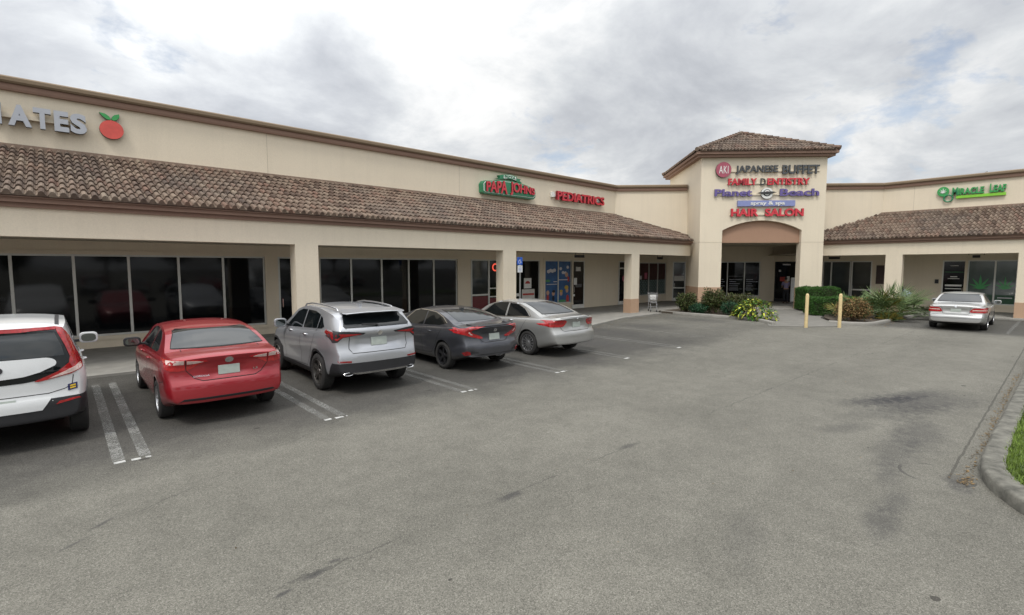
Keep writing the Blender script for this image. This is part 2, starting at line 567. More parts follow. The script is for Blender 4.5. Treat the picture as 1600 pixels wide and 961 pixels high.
# ------------------------------------------------------------------ ground
def asphalt():
    m = bpy.data.materials.new('asphalt')
    m.use_nodes = True
    b = m.node_tree.nodes['Principled BSDF']
    t = NT(m)
    co = t.n('ShaderNodeTexCoord').outputs['Object']
    s = t.n('ShaderNodeSeparateXYZ', {0: co})
    X, Y = s.outputs[0], s.outputs[1]
    warp = t.noise(co, .9, 5, .6)
    w2 = t.noise(co, 4.0, 4, .6)
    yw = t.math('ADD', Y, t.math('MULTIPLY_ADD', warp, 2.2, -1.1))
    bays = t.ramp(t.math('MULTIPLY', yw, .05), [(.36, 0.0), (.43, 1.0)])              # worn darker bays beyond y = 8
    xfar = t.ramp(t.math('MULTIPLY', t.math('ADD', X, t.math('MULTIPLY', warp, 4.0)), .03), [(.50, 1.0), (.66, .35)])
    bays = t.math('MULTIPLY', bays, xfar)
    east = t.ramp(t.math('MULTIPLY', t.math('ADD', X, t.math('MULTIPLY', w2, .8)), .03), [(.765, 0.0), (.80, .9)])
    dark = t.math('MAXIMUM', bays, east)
    # aggregate
    v1 = t.n('ShaderNodeTexVoronoi', {'Vector': co, 'Scale': 122.0}).outputs['Color']
    v1 = t.n('ShaderNodeSeparateXYZ', {0: v1}).outputs[0]
    v2 = t.n('ShaderNodeTexVoronoi', {'Vector': co, 'Scale': 270.0}).outputs['Color']
    v2 = t.n('ShaderNodeSeparateXYZ', {0: v2}).outputs[1]
    agg = t.math('ADD', t.math('MULTIPLY', v1, .6), t.math('MULTIPLY', v2, .4))
    light = t.ramp(agg, [(.09, (.070, .067, .056)), (.42, (.142, .136, .115)), (.80, (.196, .187, .159)), (.97, (.33, .315, .275))])
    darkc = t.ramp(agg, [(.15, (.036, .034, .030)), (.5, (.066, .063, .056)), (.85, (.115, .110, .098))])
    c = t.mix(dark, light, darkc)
    big = t.ramp(t.noise(co, .35, 6, .6), [(.3, .84), (.7, 1.12)])
    c = t.mix(1.0, c, big, 'MULTIPLY')
    med = t.ramp(t.noise(co, 2.6, 6, .65), [(.3, .87), (.7, 1.09)])
    c = t.mix(1.0, c, med, 'MULTIPLY')
    # tyre-polished wheel tracks along the lane
    tr = t.n('ShaderNodeMapping', {'Vector': co, 'Scale': (.05, .55, 1)}).outputs[0]
    c = t.mix(1.0, c, t.ramp(t.noise(tr, 1.0, 4, .5), [(.35, .90), (.65, 1.07)]), 'MULTIPLY')
    # stain spots in set places; in bays they also paint contact shade under cars: (x, y, rx, ry, angle, strength)
    stains_and_shade = [(11.8, 1.75, 1.1, .55, -25, .5), (11.2, 2.3, .8, .22, -30, .45), (9.6, 1.4, .9, .3, 8, .42), (8.3, 1.45, .9, .22, 5, .35), (10.6, 1.9, 1.1, .30, -24, .30), (12.4, 1.9, .9, .22, -20, .30), (7.2, 1.3, .7, .12, 12, .2), (4.6, 1.9, .5, .16, 20, .2),
              (9.0, 2.2, .5, .18, -20, .35), (5.9, 1.1, .38, .14, 10, .45), (6.5, 1.1, .3, .12, 0, .3), (7.62, .72, .28, .12, 10, .55),
              (1.42, 3.98, .10, .03, 5, .7), (1.15, 3.90, .06, .022, 10, .7), (1.62, 4.06, .06, .02, 0, .6), (-.04, 5.89, .12, .02, 35, .5),
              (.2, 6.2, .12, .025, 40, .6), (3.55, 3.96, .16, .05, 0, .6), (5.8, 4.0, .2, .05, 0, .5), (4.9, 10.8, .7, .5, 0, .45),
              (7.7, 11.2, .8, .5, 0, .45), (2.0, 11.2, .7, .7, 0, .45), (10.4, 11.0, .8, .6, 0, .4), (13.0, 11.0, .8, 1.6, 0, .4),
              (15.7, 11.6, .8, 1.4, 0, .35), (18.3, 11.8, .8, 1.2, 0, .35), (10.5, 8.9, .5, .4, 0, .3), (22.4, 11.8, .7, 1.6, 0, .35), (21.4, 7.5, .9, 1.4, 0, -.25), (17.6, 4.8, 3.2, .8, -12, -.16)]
    nz = t.math('ADD', t.math('MULTIPLY', t.noise(co, 7.0, 6, .7), .62), t.math('MULTIPLY', t.noise(co, 48.0, 4, .6), .38))
    tot = None
    for (x, y, rx, ry, a, k) in stains_and_shade:
        mp = t.n('ShaderNodeMapping', {'Vector': co, 'Location': (-x, -y, 0)}).outputs[0]
        mp = t.n('ShaderNodeMapping', {'Vector': mp, 'Rotation': (0, 0, R(-a))}).outputs[0]
        mp = t.n('ShaderNodeMapping', {'Vector': mp, 'Scale': (1 / rx, 1 / ry, 0)}).outputs[0]
        ln = t.n('ShaderNodeVectorMath', {0: mp}, operation='LENGTH').outputs['Value']
        d = t.math('SUBTRACT', t.math('MULTIPLY_ADD', nz, 3.6, -.35), ln)
        d = t.math('MULTIPLY', t.math('MINIMUM', t.math('MAXIMUM', d, 0.0), 1.0), k)
        tot = d if tot is None else t.math('ADD', tot, d)
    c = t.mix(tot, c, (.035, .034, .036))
    # small oil and gum spots
    sp = t.n('ShaderNodeTexVoronoi', {'Vector': t.n('ShaderNodeMapping', {'Vector': co, 'Scale': (.8, 1.3, 1)}).outputs[0], 'Scale': 1.5, 'Randomness': 1.0})
    big_cell = t.n('ShaderNodeSeparateXYZ', {0: sp.outputs['Color']}).outputs[0]
    rad = t.math('MULTIPLY', t.math('GREATER_THAN', big_cell, .40), t.math('MULTIPLY_ADD', w2, .24, -.072))
    spot = t.math('GREATER_THAN', rad, sp.outputs['Distance'])
    c = t.mix(t.math('MULTIPLY', spot, .8), c, (.035, .032, .028))
    # hair cracks along the paving seams
    def crack(pos, thick, src, amp):
        d = t.math('ABSOLUTE', t.math('SUBTRACT', t.math('ADD', src, t.math('MULTIPLY_ADD', w2, amp, -amp / 2)), pos))
        return t.math('LESS_THAN', d, t.math('MULTIPLY', t.ramp(warp, [(.42, 0.0), (.55, 1.0)]), thick))
    cr = t.math('MAXIMUM', crack(4.0, .012, Y, .22), crack(5.95, .010, t.math('ADD', Y, t.math('MULTIPLY', X, -.6)), .25))
    c = t.mix(t.math('MULTIPLY', cr, .4), c, (.03, .03, .028))
    # tyre scrub ring next to the island corner
    mp = t.n('ShaderNodeMapping', {'Vector': co, 'Location': (-7.75, -.95, 0)}).outputs[0]
    ln = t.n('ShaderNodeVectorMath', {0: mp}, operation='LENGTH').outputs['Value']
    ring = t.math('LESS_THAN', t.math('ABSOLUTE', t.math('SUBTRACT', ln, t.math('MULTIPLY_ADD', w2, .05, .33))), .018)
    ring = t.math('MULTIPLY', ring, t.ramp(t.noise(co, 2.3, 2, .5), [(.45, 0.0), (.55, .5)]))
    c = t.mix(ring, c, (.03, .03, .03))
    # gutter seam in front of the grass island
    g = t.math('LESS_THAN', t.math('ABSOLUTE', t.math('SUBTRACT', t.math('MULTIPLY_ADD', w2, .05, Y), .86)), .014)
    g = t.math('MULTIPLY', g, t.math('GREATER_THAN', X, 7.7))
    c = t.mix(t.math('MULTIPLY', g, .55), c, (.035, .033, .028))
    t.link(c, b.inputs['Base Color'])
    b.inputs['Roughness'].default_value = .9
    b.inputs['Specular IOR Level'].default_value = .3
    h = t.math('ADD', t.math('MULTIPLY', v1, .6), t.math('MULTIPLY', w2, .7))
    bp = t.n('ShaderNodeBump', {'Strength': .45, 'Distance': .006, 'Height': h})
    t.link(bp.outputs[0], b.inputs['Normal'])
    MATS['asphalt'] = m
    return m
M['asphalt'] = asphalt()
bm = B()
bmesh.ops.create_grid(bm, x_segments=8, y_segments=8, size=700)
tag(obj('ground', bm, 'asphalt'), 'worn grey asphalt of the parking lot', 'asphalt', kind='structure')

def worn_paint():
    m = bpy.data.materials.new('worn_white_paint')
    m.use_nodes = True
    nt = m.node_tree
    b = nt.nodes['Principled BSDF']
    t = NT(m)
    co = t.n('ShaderNodeTexCoord').outputs['Object']
    c = t.ramp(t.noise(co, 5, 5, .6), [(.3, (.22, .22, .205)), (.7, (.34, .34, .32))])
    t.link(c, b.inputs['Base Color'])
    b.inputs['Roughness'].default_value = .85
    v = t.n('ShaderNodeTexVoronoi', {'Vector': co, 'Scale': 75.0}).outputs['Color']
    v = t.n('ShaderNodeSeparateXYZ', {0: v}).outputs[0]
    y = t.n('ShaderNodeSeparateXYZ', {0: co}).outputs[0]
    worn = t.math('ADD', t.math('MULTIPLY', t.noise(co, 1.3, 6, .7), 1.0), t.math('MULTIPLY', v, .30))
    a = t.ramp(t.math('ADD', worn, t.math('MULTIPLY', y, .028)), [(.52, .75), (.70, .22)])
    tr = t.n('ShaderNodeBsdfTransparent')
    mx = t.n('ShaderNodeMixShader', {0: a, 1: tr.outputs[0], 2: b.outputs[0]})
    t.link(mx.outputs[0], nt.nodes['Material Output'].inputs[0])
    return m
M['stripe'] = worn_paint()
def bright_paint():
    m = mat('fresh_white_paint', (.40, .40, .38), .85, var=.45, vscale=12)
    return m
M['stripe2'] = bright_paint()
ZP = .004
def stripe_sheet(rects, name, mm, label, group=None):
    bm = B()
    for x0, x1, y0, y1 in rects:
        a = [bm.verts.new(p) for p in ((x0, y0, ZP), (x1, y0, ZP), (x1, y1, ZP), (x0, y1, ZP))]
        bm.faces.new(a)
    return tag(obj(name, bm, mm), label, 'road marking', group, 'structure')
bays_x = [0.585, 3.29, 6.05, 8.80, 11.55, 14.3]
for i, x in enumerate(bays_x):
    stripe_sheet([(x - .21, x - .08, 8.09, 13.75), (x + .07, x + .20, 8.09, 13.75)], 'bay_marking', 'stripe', 'worn white double line between parking bays', 'double bay lines')
    e = .04 * (i % 2)
    stripe_sheet([(x - .20, x - .08, 7.98, 8.06), (x - .02, x + .08 + e, 7.975, 8.05), (x + .13 + e, x + .19, 7.985, 8.05)] if i < 4 else [(x - .2, x, 7.98, 8.07)],
                 'bay_marking', 'stripe2', 'short bright white dash closing a bay line', 'bay line end dashes')
stripe_sheet([(17.1, 17.2, 8.5, 13.2), (19.9, 20.0, 8.8, 13.6), (22.6, 22.7, 9.0, 13.6)], 'bay_marking', 'stripe', 'faint single bay lines near the planter')
bm = B()
for k in range(7):      # hatched aisle beside the old silver sedan
    x = 26.6 + k * .85
    a = [bm.verts.new(p) for p in ((x, 3.95, ZP), (x + .14, 3.95, ZP), (x + .95, 4.95, ZP), (x + .81, 4.95, ZP))]
    bm.faces.new(a)
tag(obj('aisle_marking', bm, 'stripe'), 'faded hatched aisle beside the old silver sedan', 'road marking', kind='structure')
stripe_sheet([(26.2, 33.4, 1.42, 1.53), (26.2, 33.4, -1.3, -1.19)], 'bay_marking', 'stripe', 'faint lines beside the old silver sedan')

# covered walk: a low concrete slab with a kerb edge
ZS = .06
def slab(name, pts, z0, z1, mm, label, cat='pavement'):
    bm = B()
    prism(bm, pts, z0, z1)
    return tag(obj(name, fixn(bm), mm), label, cat, kind='structure')
walk = [(-14, 14.75), (12.5, 14.75), (15.2, 13.9), (16.6, 13.55), (18.2, 13.95), (20.2, 14.5), (23.8, 14.62), (23.8, 15.2), (26.9, 15.2),
        (27.6, 14.3), (31.0, 11.2), (32.2, 9.6), (33.0, 7.3), (33.2, 3.4), (33.2, -6), (39, -6), (39, 21), (-14, 21)]
slab('pavement', walk, -.02, ZS, 'concrete', 'covered concrete walk in front of the shops')
def kerb_strip(pts, w, h, name, label, mm='concrete', n=1, closed=False):
    """kerb swept along a polyline, rounded top edge"""
    bm = B()
    prof = [(0, 0), (0, h * .8), (w * .15, h), (w, h), (w, 0)]
    rows = []
    P = [Vector((x, y)) for x, y in pts]
    for i, p in enumerate(P):
        a = P[max(i - 1, 0)]
        c = P[min(i + 1, len(P) - 1)]
        d = (c - a).normalized()
        nrm = Vector((-d.y, d.x))
        j = random.Random(i * 7).uniform(-.006, .006)
        rows.append([bm.verts.new((p.x + nrm.x * (o + j), p.y + nrm.y * (o + j), z)) for o, z in prof])
    for a, b_ in zip(rows[:-1], rows[1:]):
        for k in range(len(prof) - 1):
            bm.faces.new((a[k], b_[k], b_[k + 1], a[k + 1]))
    bm.faces.new(rows[0])
    bm.faces.new(list(reversed(rows[-1])))
    o = obj(name, fixn(bm), mm)
    smooth_angle(o, 50)
    return tag(o, label, 'kerb', kind='structure')
def interp(pts, step=.35):
    out = []
    for (x0, y0), (x1, y1) in zip(pts[:-1], pts[1:]):
        n = max(1, int(math.hypot(x1 - x0, y1 - y0) / step))
        for k in range(n):
            out.append((x0 + (x1 - x0) * k / n, y0 + (y1 - y0) * k / n))
    out.append(pts[-1])
    return out
kerb_strip(interp([(-14, 14.62), (12.4, 14.62), (15.1, 13.78), (16.6, 13.42), (18.3, 13.84), (20.25, 14.38), (23.75, 14.48)]), .14, .068, 'kerb', 'low concrete kerb along the covered walk')
kerb_strip(interp([(24.35, 14.9), (24.2, 13.6), (24.12, 12.2), (24.0, 10.6), (23.85, 9.6), (23.2, 8.9), (22.7, 8.5)])[::-1], -.15, .13, 'kerb', 'pale kerb round the planting bed left of the entrance')
kerb_strip(interp([(25.3, 7.1), (25.35, 6.2), (25.7, 5.7), (26.4, 5.5), (28.4, 5.35), (30.9, 5.15), (33.1, 5.1)]), .15, .12, 'kerb', 'pale kerb round the planting bed with the palmettos')
M['path'] = mat('path_concrete', (.165, .158, .14), .9, var=.15, vscale=1.8, bump=.3, bscale=40)
slab('path', [(22.2, 8.45), (23.0, 7.2), (24.2, 6.4), (25.3, 6.8), (27.3, 8.0), (31.4, 9.0), (32.1, 9.9), (30.9, 11.3), (27.9, 13.6), (26.0, 10.6), (24.2, 9.3)], -.01, .022, 'path', 'grey concrete path between the planting beds')
M['soil'] = mat('soil', (.07, .055, .04), .95, var=.3, vscale=8, bump=.6, bscale=30)
slab('soil', [(24.3, 14.8), (24.15, 12.2), (24.05, 10.6), (23.9, 9.7), (24.3, 9.4), (26.0, 10.7), (27.85, 13.7), (27.0, 15.1), (24.5, 15.1)], -.01, .10, 'soil', 'dark soil of the planting bed left of the entrance', 'soil')
slab('soil', [(25.45, 6.9), (25.5, 6.2), (25.8, 5.85), (26.5, 5.65), (28.4, 5.5), (30.9, 5.3), (33.0, 5.25), (33.0, 7.2), (31.4, 8.9), (27.4, 7.9)], -.01, .09, 'soil', 'dark soil of the planting bed with the palmettos', 'soil')

# grass island at the right edge of the frame
isl_pts = [(30, .60), (16, .58), (12.5, .60), (9.4, .63), (8.35, .62), (7.85, .55), (7.45, .38), (7.0, .12), (6.75, -.12), (6.5, -.5), (6.35, -1.0), (6.3, -1.8), (6.3, -4.5)]
M['kerbgrey'] = mat('weathered_kerb', (.135, .130, .110), .92, var=.5, vscale=5.5, bump=.9, bscale=18)
def isl_round(pts, it=2):
    for _ in range(it):
        q = [pts[0]]
        for a, b_ in zip(pts[:-1], pts[1:]):
            q += [(a[0] * .75 + b_[0] * .25, a[1] * .75 + b_[1] * .25), (a[0] * .25 + b_[0] * .75, a[1] * .25 + b_[1] * .75)]
        q.append(pts[-1])
        pts = q
    return pts
isl_c = isl_round(isl_pts)
kerb_strip(isl_c[::-1], -.22, .15, 'kerb', 'weathered concrete kerb of the grass island', 'kerbgrey')
inner = []
for i, (x, y) in enumerate(isl_c):
    a = Vector(isl_c[max(i - 1, 0)])
    c = Vector(isl_c[min(i + 1, len(isl_c) - 1)])
    d = (c - a).normalized()
    inner.append((x - d.y * .2, y + d.x * .2))
M['turf'] = mat('turf', (.055, .085, .02), .95, var=.35, vscale=7, bump=.8, bscale=60)
bm = B()
prism(bm, inner + [(30, -4.5)], .0, .125)
tag(obj('lawn', fixn(bm), 'turf'), 'mown turf of the kerbed island', 'lawn', kind='structure')
rng = random.Random(5)
V = []
Fc = []
def inside(x, y, poly):
    c = False
    j = len(poly) - 1
    for i in range(len(poly)):
        if (poly[i][1] > y) != (poly[j][1] > y) and x < (poly[j][0] - poly[i][0]) * (y - poly[i][1]) / (poly[j][1] - poly[i][1]) + poly[i][0]:
            c = not c
        j = i
    return c
gp = inner + [(30, -4.5)]
n = 0
while n < 52000:
    x = 6.4 + rng.random() ** 1.7 * 13
    y = .45 - rng.random() ** 1.5 * 3.6
    n += 1
    if not inside(x, y, gp):
        continue
    h = rng.uniform(.03, .085)
    a = rng.random() * 6.28
    w = rng.uniform(.004, .008)
    lx, ly = rng.gauss(0, .022), rng.gauss(0, .022)
    i = len(V)
    V += [(x - w * math.cos(a), y - w * math.sin(a), .12), (x + w * math.cos(a), y + w * math.sin(a), .12), (x + lx, y + ly, .12 + h)]
    Fc.append((i, i + 1, i + 2))
M['grassblade'] = leafmat('grass_blade', (.135, .20, .035), .5)
tag(obj('grass', (V, Fc), 'grassblade'), 'short green grass on the kerbed island', 'grass', kind='stuff')
# dead leaves in the gutter and at the kerbs
V = []
Fc = []
def litter(x, y, z, s):
    a = rng.random() * 6.28
    u = Vector((math.cos(a), math.sin(a), rng.uniform(-.3, .3))) * s
    v = Vector((-math.sin(a), math.cos(a), rng.uniform(-.3, .3))) * s * .55
    p = Vector((x, y, z + s * .25))
    i = len(V)
    V.extend([p - u, p - v, p + u, p + v])
    Fc.append((i, i + 1, i + 2, i + 3))
for _ in range(520):
    x = 7.6 + rng.random() ** .9 * 9
    litter(x, .66 + abs(rng.gauss(0, .05)), .006, rng.uniform(.008, .022))
for _ in range(60):
    litter(rng.gauss(7.75, .12), rng.gauss(.68, .06), .006, rng.uniform(.01, .022))
for _ in range(220):
    x = rng.uniform(15.5, 23.5)
    litter(x, (13.1 if x < 18 else 13.9) + rng.gauss(0, .3), .006, rng.uniform(.01, .03))
for _ in range(90):
    litter(rng.uniform(25.2, 29), rng.gauss(5.3, .15), .006, rng.uniform(.015, .035))
for _ in range(150):
    litter(rng.uniform(1, 30), rng.uniform(1.5, 12), .006, rng.uniform(.006, .016))
tag(obj('fallen_leaves', (V, Fc), 'litter'), 'dry leaves scattered along the kerbs and gutter', 'leaves', kind='stuff')

# ------------------------------------------------------------------ the plaza building
plaza = thing('shopping_plaza', 'cream stucco plaza with tiled canopies and a square entrance tower', 'building', (34, 15.5, 0))
def pl(name, bm, mats, rz=0.0, parent=None, fix=True):
    """part of the plaza given in world coordinates (optionally in a wing's rotated frame)"""
    Mx = Matrix.Rotation(rz, 4, 'Z')
    bmesh.ops.transform(bm, matrix=Mx, verts=bm.verts[:])
    if fix:
        fixn(bm)
    # origin at the part's centre-bottom
    xs = [v.co for v in bm.verts]
    c = Vector(((min(v.x for v in xs) + max(v.x for v in xs)) / 2, (min(v.y for v in xs) + max(v.y for v in xs)) / 2, min(v.z for v in xs)))
    bmesh.ops.translate(bm, vec=-c, verts=bm.verts[:])
    par = parent or plaza
    base = Vector(plaza.location) if par is plaza else Vector(plaza.location) + par.location
    o = obj(name, bm, mats, par)
    o.location = c - base
    return o
S2, S1, S3 = 45.8, 42.2, 52.0
W1 = dict(yc=15.5, yw=19.5, rz=0.0)
W2 = dict(yc=34.0, yw=37.8, rz=R(-90))
ZT = 7.6
# storefront walls with real openings
def wall_open(x0, x1, y0, y1, z0, z1, ops):
    bm = B()
    ops = sorted(ops)
    cur = x0
    for a, b_, za, zb in ops:
        if a > cur:
            box(bm, cur, a, y0, y1, z0, z1)
        if za > z0:
            box(bm, a, b_, y0, y1, z0, za)
        if zb < z1:
            box(bm, a, b_, y0, y1, zb, z1)
        cur = b_
    if cur < x1:
        box(bm, cur, x1, y0, y1, z0, z1)
    bmesh.ops.remove_doubles(bm, verts=bm.verts[:], dist=1e-4)
    return bm
def window_unit(x0, x1, z0, z1, yw, rz, mull, glass='glass', surround=True, name='window', extra=None, frame='alu', bars=None):
    """one storefront window: pane, frame with mullions, raised stucco surround"""
    bm = B()
    box(bm, x0 + .02, x1 - .02, yw + .07, yw + .09, z0 + .02, z1 - .02)
    w = pl(name, bm, glass, rz)
    bm = B()
    f = .055
    box(bm, x0, x1, yw + .02, yw + .12, z0, z0 + f)
    box(bm, x0, x1, yw + .02, yw + .12, z1 - f, z1)
    box(bm, x0, x0 + f, yw + .02, yw + .12, z0 + f, z1 - f)
    box(bm, x1 - f, x1, yw + .02, yw + .12, z0 + f, z1 - f)
    for m_ in mull:
        box(bm, m_ - .035, m_ + .035, yw + .02, yw + .115, z0 + f, z1 - f)
    for (a, b_, z) in (bars or []):
        box(bm, a, b_, yw + .025, yw + .11, z - .03, z + .03)
    pl('frame', bm, frame, rz, w)
    if surround:
        bm = B()
        t = .12
        box(bm, x0 - t, x1 + t, yw - .035, yw + .02, z1, z1 + t)
        box(bm, x0 - t, x1 + t, yw - .05, yw + .02, z0 - t, z0)
        box(bm, x0 - t, x0, yw - .035, yw + .02, z0, z1)
        box(bm, x1, x1 + t, yw - .035, yw + .02, z0, z1)
        pl('surround', bm, 'cream', rz, w)
    return w
def door_unit(x0, x1, z1, yw, rz, hinge=1, glass='glass', frame='alu', rail=1.05, transom=None, film=None):
    bm = B()
    f = .06
    zt = transom or z1
    box(bm, x0 + f, x1 - f, yw + .03, yw + .07, ZS + .22, zt - f)
    d = pl('door', bm, glass, rz)
    bm = B()
    box(bm, x0, x0 + f, yw - .01, yw + .10, ZS, z1)
    box(bm, x1 - f, x1, yw - .01, yw + .10, ZS, z1)
    box(bm, x0 + f, x1 - f, yw - .01, yw + .10, z1 - f, z1)
    box(bm, x0 + f, x1 - f, yw + .0, yw + .09, ZS, ZS + .22)
    if rail:
        box(bm, x0 + f, x1 - f, yw + .0, yw + .08, rail - .04, rail + .04)
    if transom:
        box(bm, x0 + f, x1 - f, yw - .005, yw + .09, transom - .05, transom + .03)
    pl('frame', bm, frame, rz, d)
    if transom:
        bm = B()
        box(bm, x0 + f, x1 - f, yw + .04, yw + .06, transom + .03, z1 - f)
        pl('transom_pane', bm, glass, rz, d)
    bm = B()
    hx = x0 + .12 if hinge > 0 else x1 - .12
    tube(bm, [(hx, yw, 1.0), (hx, yw - .06, 1.02), (hx, yw - .06, 1.32), (hx, yw, 1.34)], .014)
    pl('handle', bm, 'chrome', rz, d)
    return d
def panel(x0, x1, z0, z1, y, rz, mm, name, parent, th=.006):
    bm = B()
    box(bm, x0, x1, y - th, y, z0, z1)
    return pl(name, bm, mm, rz, parent)

# wing 1 openings
Z0, Z1 = .42, 2.87
ops1 = [(-5.6, 5.53, Z0, Z1), (5.98, 6.9, ZS, 2.87), (7.5, 14.05, Z0, Z1), (14.85, 19.62, ZS, 2.87), (20.0, 22.22, Z0, 2.87), (22.25, 23.4, ZS, 2.87),
        (26.75, 28.0, ZS, 2.87), (29.1, 32.45, .55, 2.8)]
pl('wall', wall_open(-14, 32.5, 19.5, 19.7, 0, 4.1, ops1), 'cream')
bm = B()
prism(bm, [(-14, 19.5), (26.3, 19.5), (26.3, 19.8), (-14, 19.8)], 4.1, 7.3)
pl('wall', bm, 'cream')
window_unit(-5.6, 5.53, Z0, Z1, 19.5, 0, [-4.95, -3.63, -2.31, -.99, .32, 1.61, 2.91, 4.2])
w0 = door_unit(5.98, 6.9, 2.87, 19.5, 0, 1, 'glass', 'alu', 0)
window_unit(7.5, 14.05, Z0, Z1, 19.5, 0, [8.8, 10.15, 11.45, 12.75])
# pizza shop: a pair of doors, then display windows
dP = door_unit(14.87, 16.0, 2.87, 19.5, 0, -1, 'glass2', 'alu', 1.12)
dP2 = window_unit(16.0, 17.75, ZS + .02, 2.87, 19.5, 0, [], 'glass', False, bars=[(16.0, 17.75, 1.0), (16.0, 17.75, 1.42)])
panel(14.95, 15.92, .3, 1.05, 19.525, 0, 'dkred', 'film', dP)
panel(16.08, 17.68, .14, .93, 19.56, 0, 'dkred', 'film', dP2)
for b in text_pieces('OPEN', 16.22, 17.55, 2.28, 2.68, .02, bold=.01, y_back=19.53, per_letter=True):
    pl('neon_letter', b, 'neon', 0, dP2)
dW = window_unit(17.75, 19.6, ZS + .02, 2.87, 19.5, 0, [18.15], 'glass', False)
panel(18.45, 19.0, 1.35, 1.9, 19.56, 0, 'white_sign', 'poster', dW)
bm = B()
for cx, cz, r_, in ((18.72, 1.66, .15),):
    pts = [(cx + r_ * 1.2 * math.cos(t * PI / 10), cz + r_ * math.sin(t * PI / 10) - .06) for t in range(11)]
    prism(bm, [(x, z) for x, z in pts], 0, .004, 0, Matrix.Translation((0, 19.553, 0)) @ Matrix.Rotation(R(90), 4, 'X'))
pl('poster', bm, 'posterred', 0, dW)
panel(18.3, 19.25, .45, 1.3, 19.562, 0, 'paper', 'poster', dW)
panel(18.36, 19.2, .98, 1.08, 19.555, 0, 'posterred', 'poster', dW)
panel(18.36, 19.2, .50, .80, 19.555, 0, 'dkred', 'poster', dW)
panel(17.8, 18.1, .95, 1.10, 19.56, 0, 'white_sign', 'poster', dW)
panel(17.8, 18.1, .45, .75, 19.56, 0, 'white_sign', 'poster', dW)
# clinic: printed window film with clouds and children, then a door
M['filmblue'] = mat('window_film_blue', (.025, .10, .26), .35, var=.35, vscale=1.6)
wB = window_unit(20.0, 22.22, Z0, 2.87, 19.5, 0, [21.11], 'filmblue', True)
def discs(lst, y, rz, mm, name, parent):
    for i, (cx, cz, rx, rzz) in enumerate(lst):
        bm = B()
        a = [bm.verts.new((cx + rx * math.cos(t * PI / 8), y - i * .0001, cz + rzz * math.sin(t * PI / 8))) for t in range(16)]
        bm.faces.new(a)
        pl(name, bm, mm, rz, parent, fix=False)
rr = random.Random(3)
M['cloudprint'] = mat('print_cloud', (.62, .60, .62), .5)
discs([(20.35 + .16 * k, 2.28 + rr.uniform(-.08, .1), .13, .1) for k in range(4)] + [(21.35 + .2 * k, 2.45 + rr.uniform(-.3, .1), .11, .09) for k in range(4)], 19.568, 0, 'cloudprint', 'film_print', wB)
M['skinprint'] = mat('print_skin', (.55, .33, .22), .5)
discs([(20.3, 1.05, .12, .14), (20.75, 1.0, .12, .13), (21.4, .98, .12, .13), (21.9, 1.15, .12, .14), (21.85, 2.05, .13, .14)], 19.567, 0, 'skinprint', 'film_print', wB)
discs([(20.3, .78, .1, .16), (21.95, .62, .13, .28), (22.0, 1.8, .1, .16)], 19.5665, 0, 'posterred', 'film_print', wB)
M['yelprint'] = mat('print_yellow', (.55, .38, .05), .5)
discs([(21.85, 1.32, .17, .12), (21.4, 1.12, .13, .07)], 19.5655, 0, 'yelprint', 'film_print', wB)
discs([(20.78, 1.12, .13, .08), (20.75, .72, .1, .15)], 19.5655, 0, 'black', 'film_print', wB)
M['greenprint'] = mat('print_green', (.08, .30, .12), .5)
discs([(20.4, .52, .35, .06), (21.5, .55, .32, .07), (20.3, 1.72, .2, .07)], 19.5652, 0, 'greenprint', 'film_print', wB)
panel(20.75, 21.06, 1.64, 1.69, 19.567, 0, 'cloudprint', 'film_print', wB)
panel(20.2, 21.06, 1.50, 1.54, 19.567, 0, 'cloudprint', 'film_print', wB)
panel(21.2, 21.95, 1.74, 1.79, 19.567, 0, 'cloudprint', 'film_print', wB)
dB = door_unit(22.28, 23.38, 2.87, 19.5, 0, 1, 'glass', 'alu2', 0)
panel(22.45, 22.72, 1.45, 1.85, 19.525, 0, 'white_sign', 'notice', dB)
panel(22.62, 23.05, 2.25, 2.5, 19.525, 0, 'paper', 'notice', dB)
panel(22.6, 23.15, 1.3, 1.5, 19.526, 0, 'seat', 'notice', dB)
panel(22.36, 22.5, .78, .9, 19.49, 0, 'white_sign', 'notice', dB)
dS = door_unit(26.8, 27.98, 2.87, 19.5, 0, -1, 'glass', 'alu2', 0, transom=2.42)
M['pinkneon'] = mat('pink_decal', (.42, .10, .16), .5)
discs([(27.35, 1.75, .11, .2)], 19.525, 0, 'pinkneon', 'notice', dS)
wS = window_unit(29.1, 32.45, .55, 2.8, 19.5, 0, [30.3, 31.42], 'glass', True)
M['interior_maroon'] = mat('maroon_curtain', (.05, .016, .014), .6, var=.4, vscale=3)
for a, b_ in ((29.16, 30.26), (30.34, 31.38), (31.46, 32.39)):
    panel(a, b_, 1.62, 2.74, 19.562, 0, 'interior_maroon', 'window_blind', wS)
M['lattice'] = mat('film_lattice', (.20, .27, .26), .5, var=.1)
bm = B()
for a, b_ in ((29.16, 30.26), (30.34, 31.38), (31.46, 32.39)):
    for k in range(7):
        x = a + (b_ - a) * (k + .35) / 7.2
        box(bm, x, x + .05, 19.556, 19.566, .62, 1.6)
        for q in range(4):
            zz = .68 + q * .25 + (.12 if k % 2 else 0)
            if k < 6:
                box(bm, x + .05, x + (b_ - a) / 7.2, 19.557, 19.565, zz, zz + .03)
pl('window_film', bm, 'lattice', 0, wS)
panel(29.8, 30.1, 1.68, 2.1, 19.555, 0, 'pinkneon', 'poster', wS)
panel(29.22, 29.45, 1.65, 1.9, 19.555, 0, 'cloudprint', 'poster', wS)

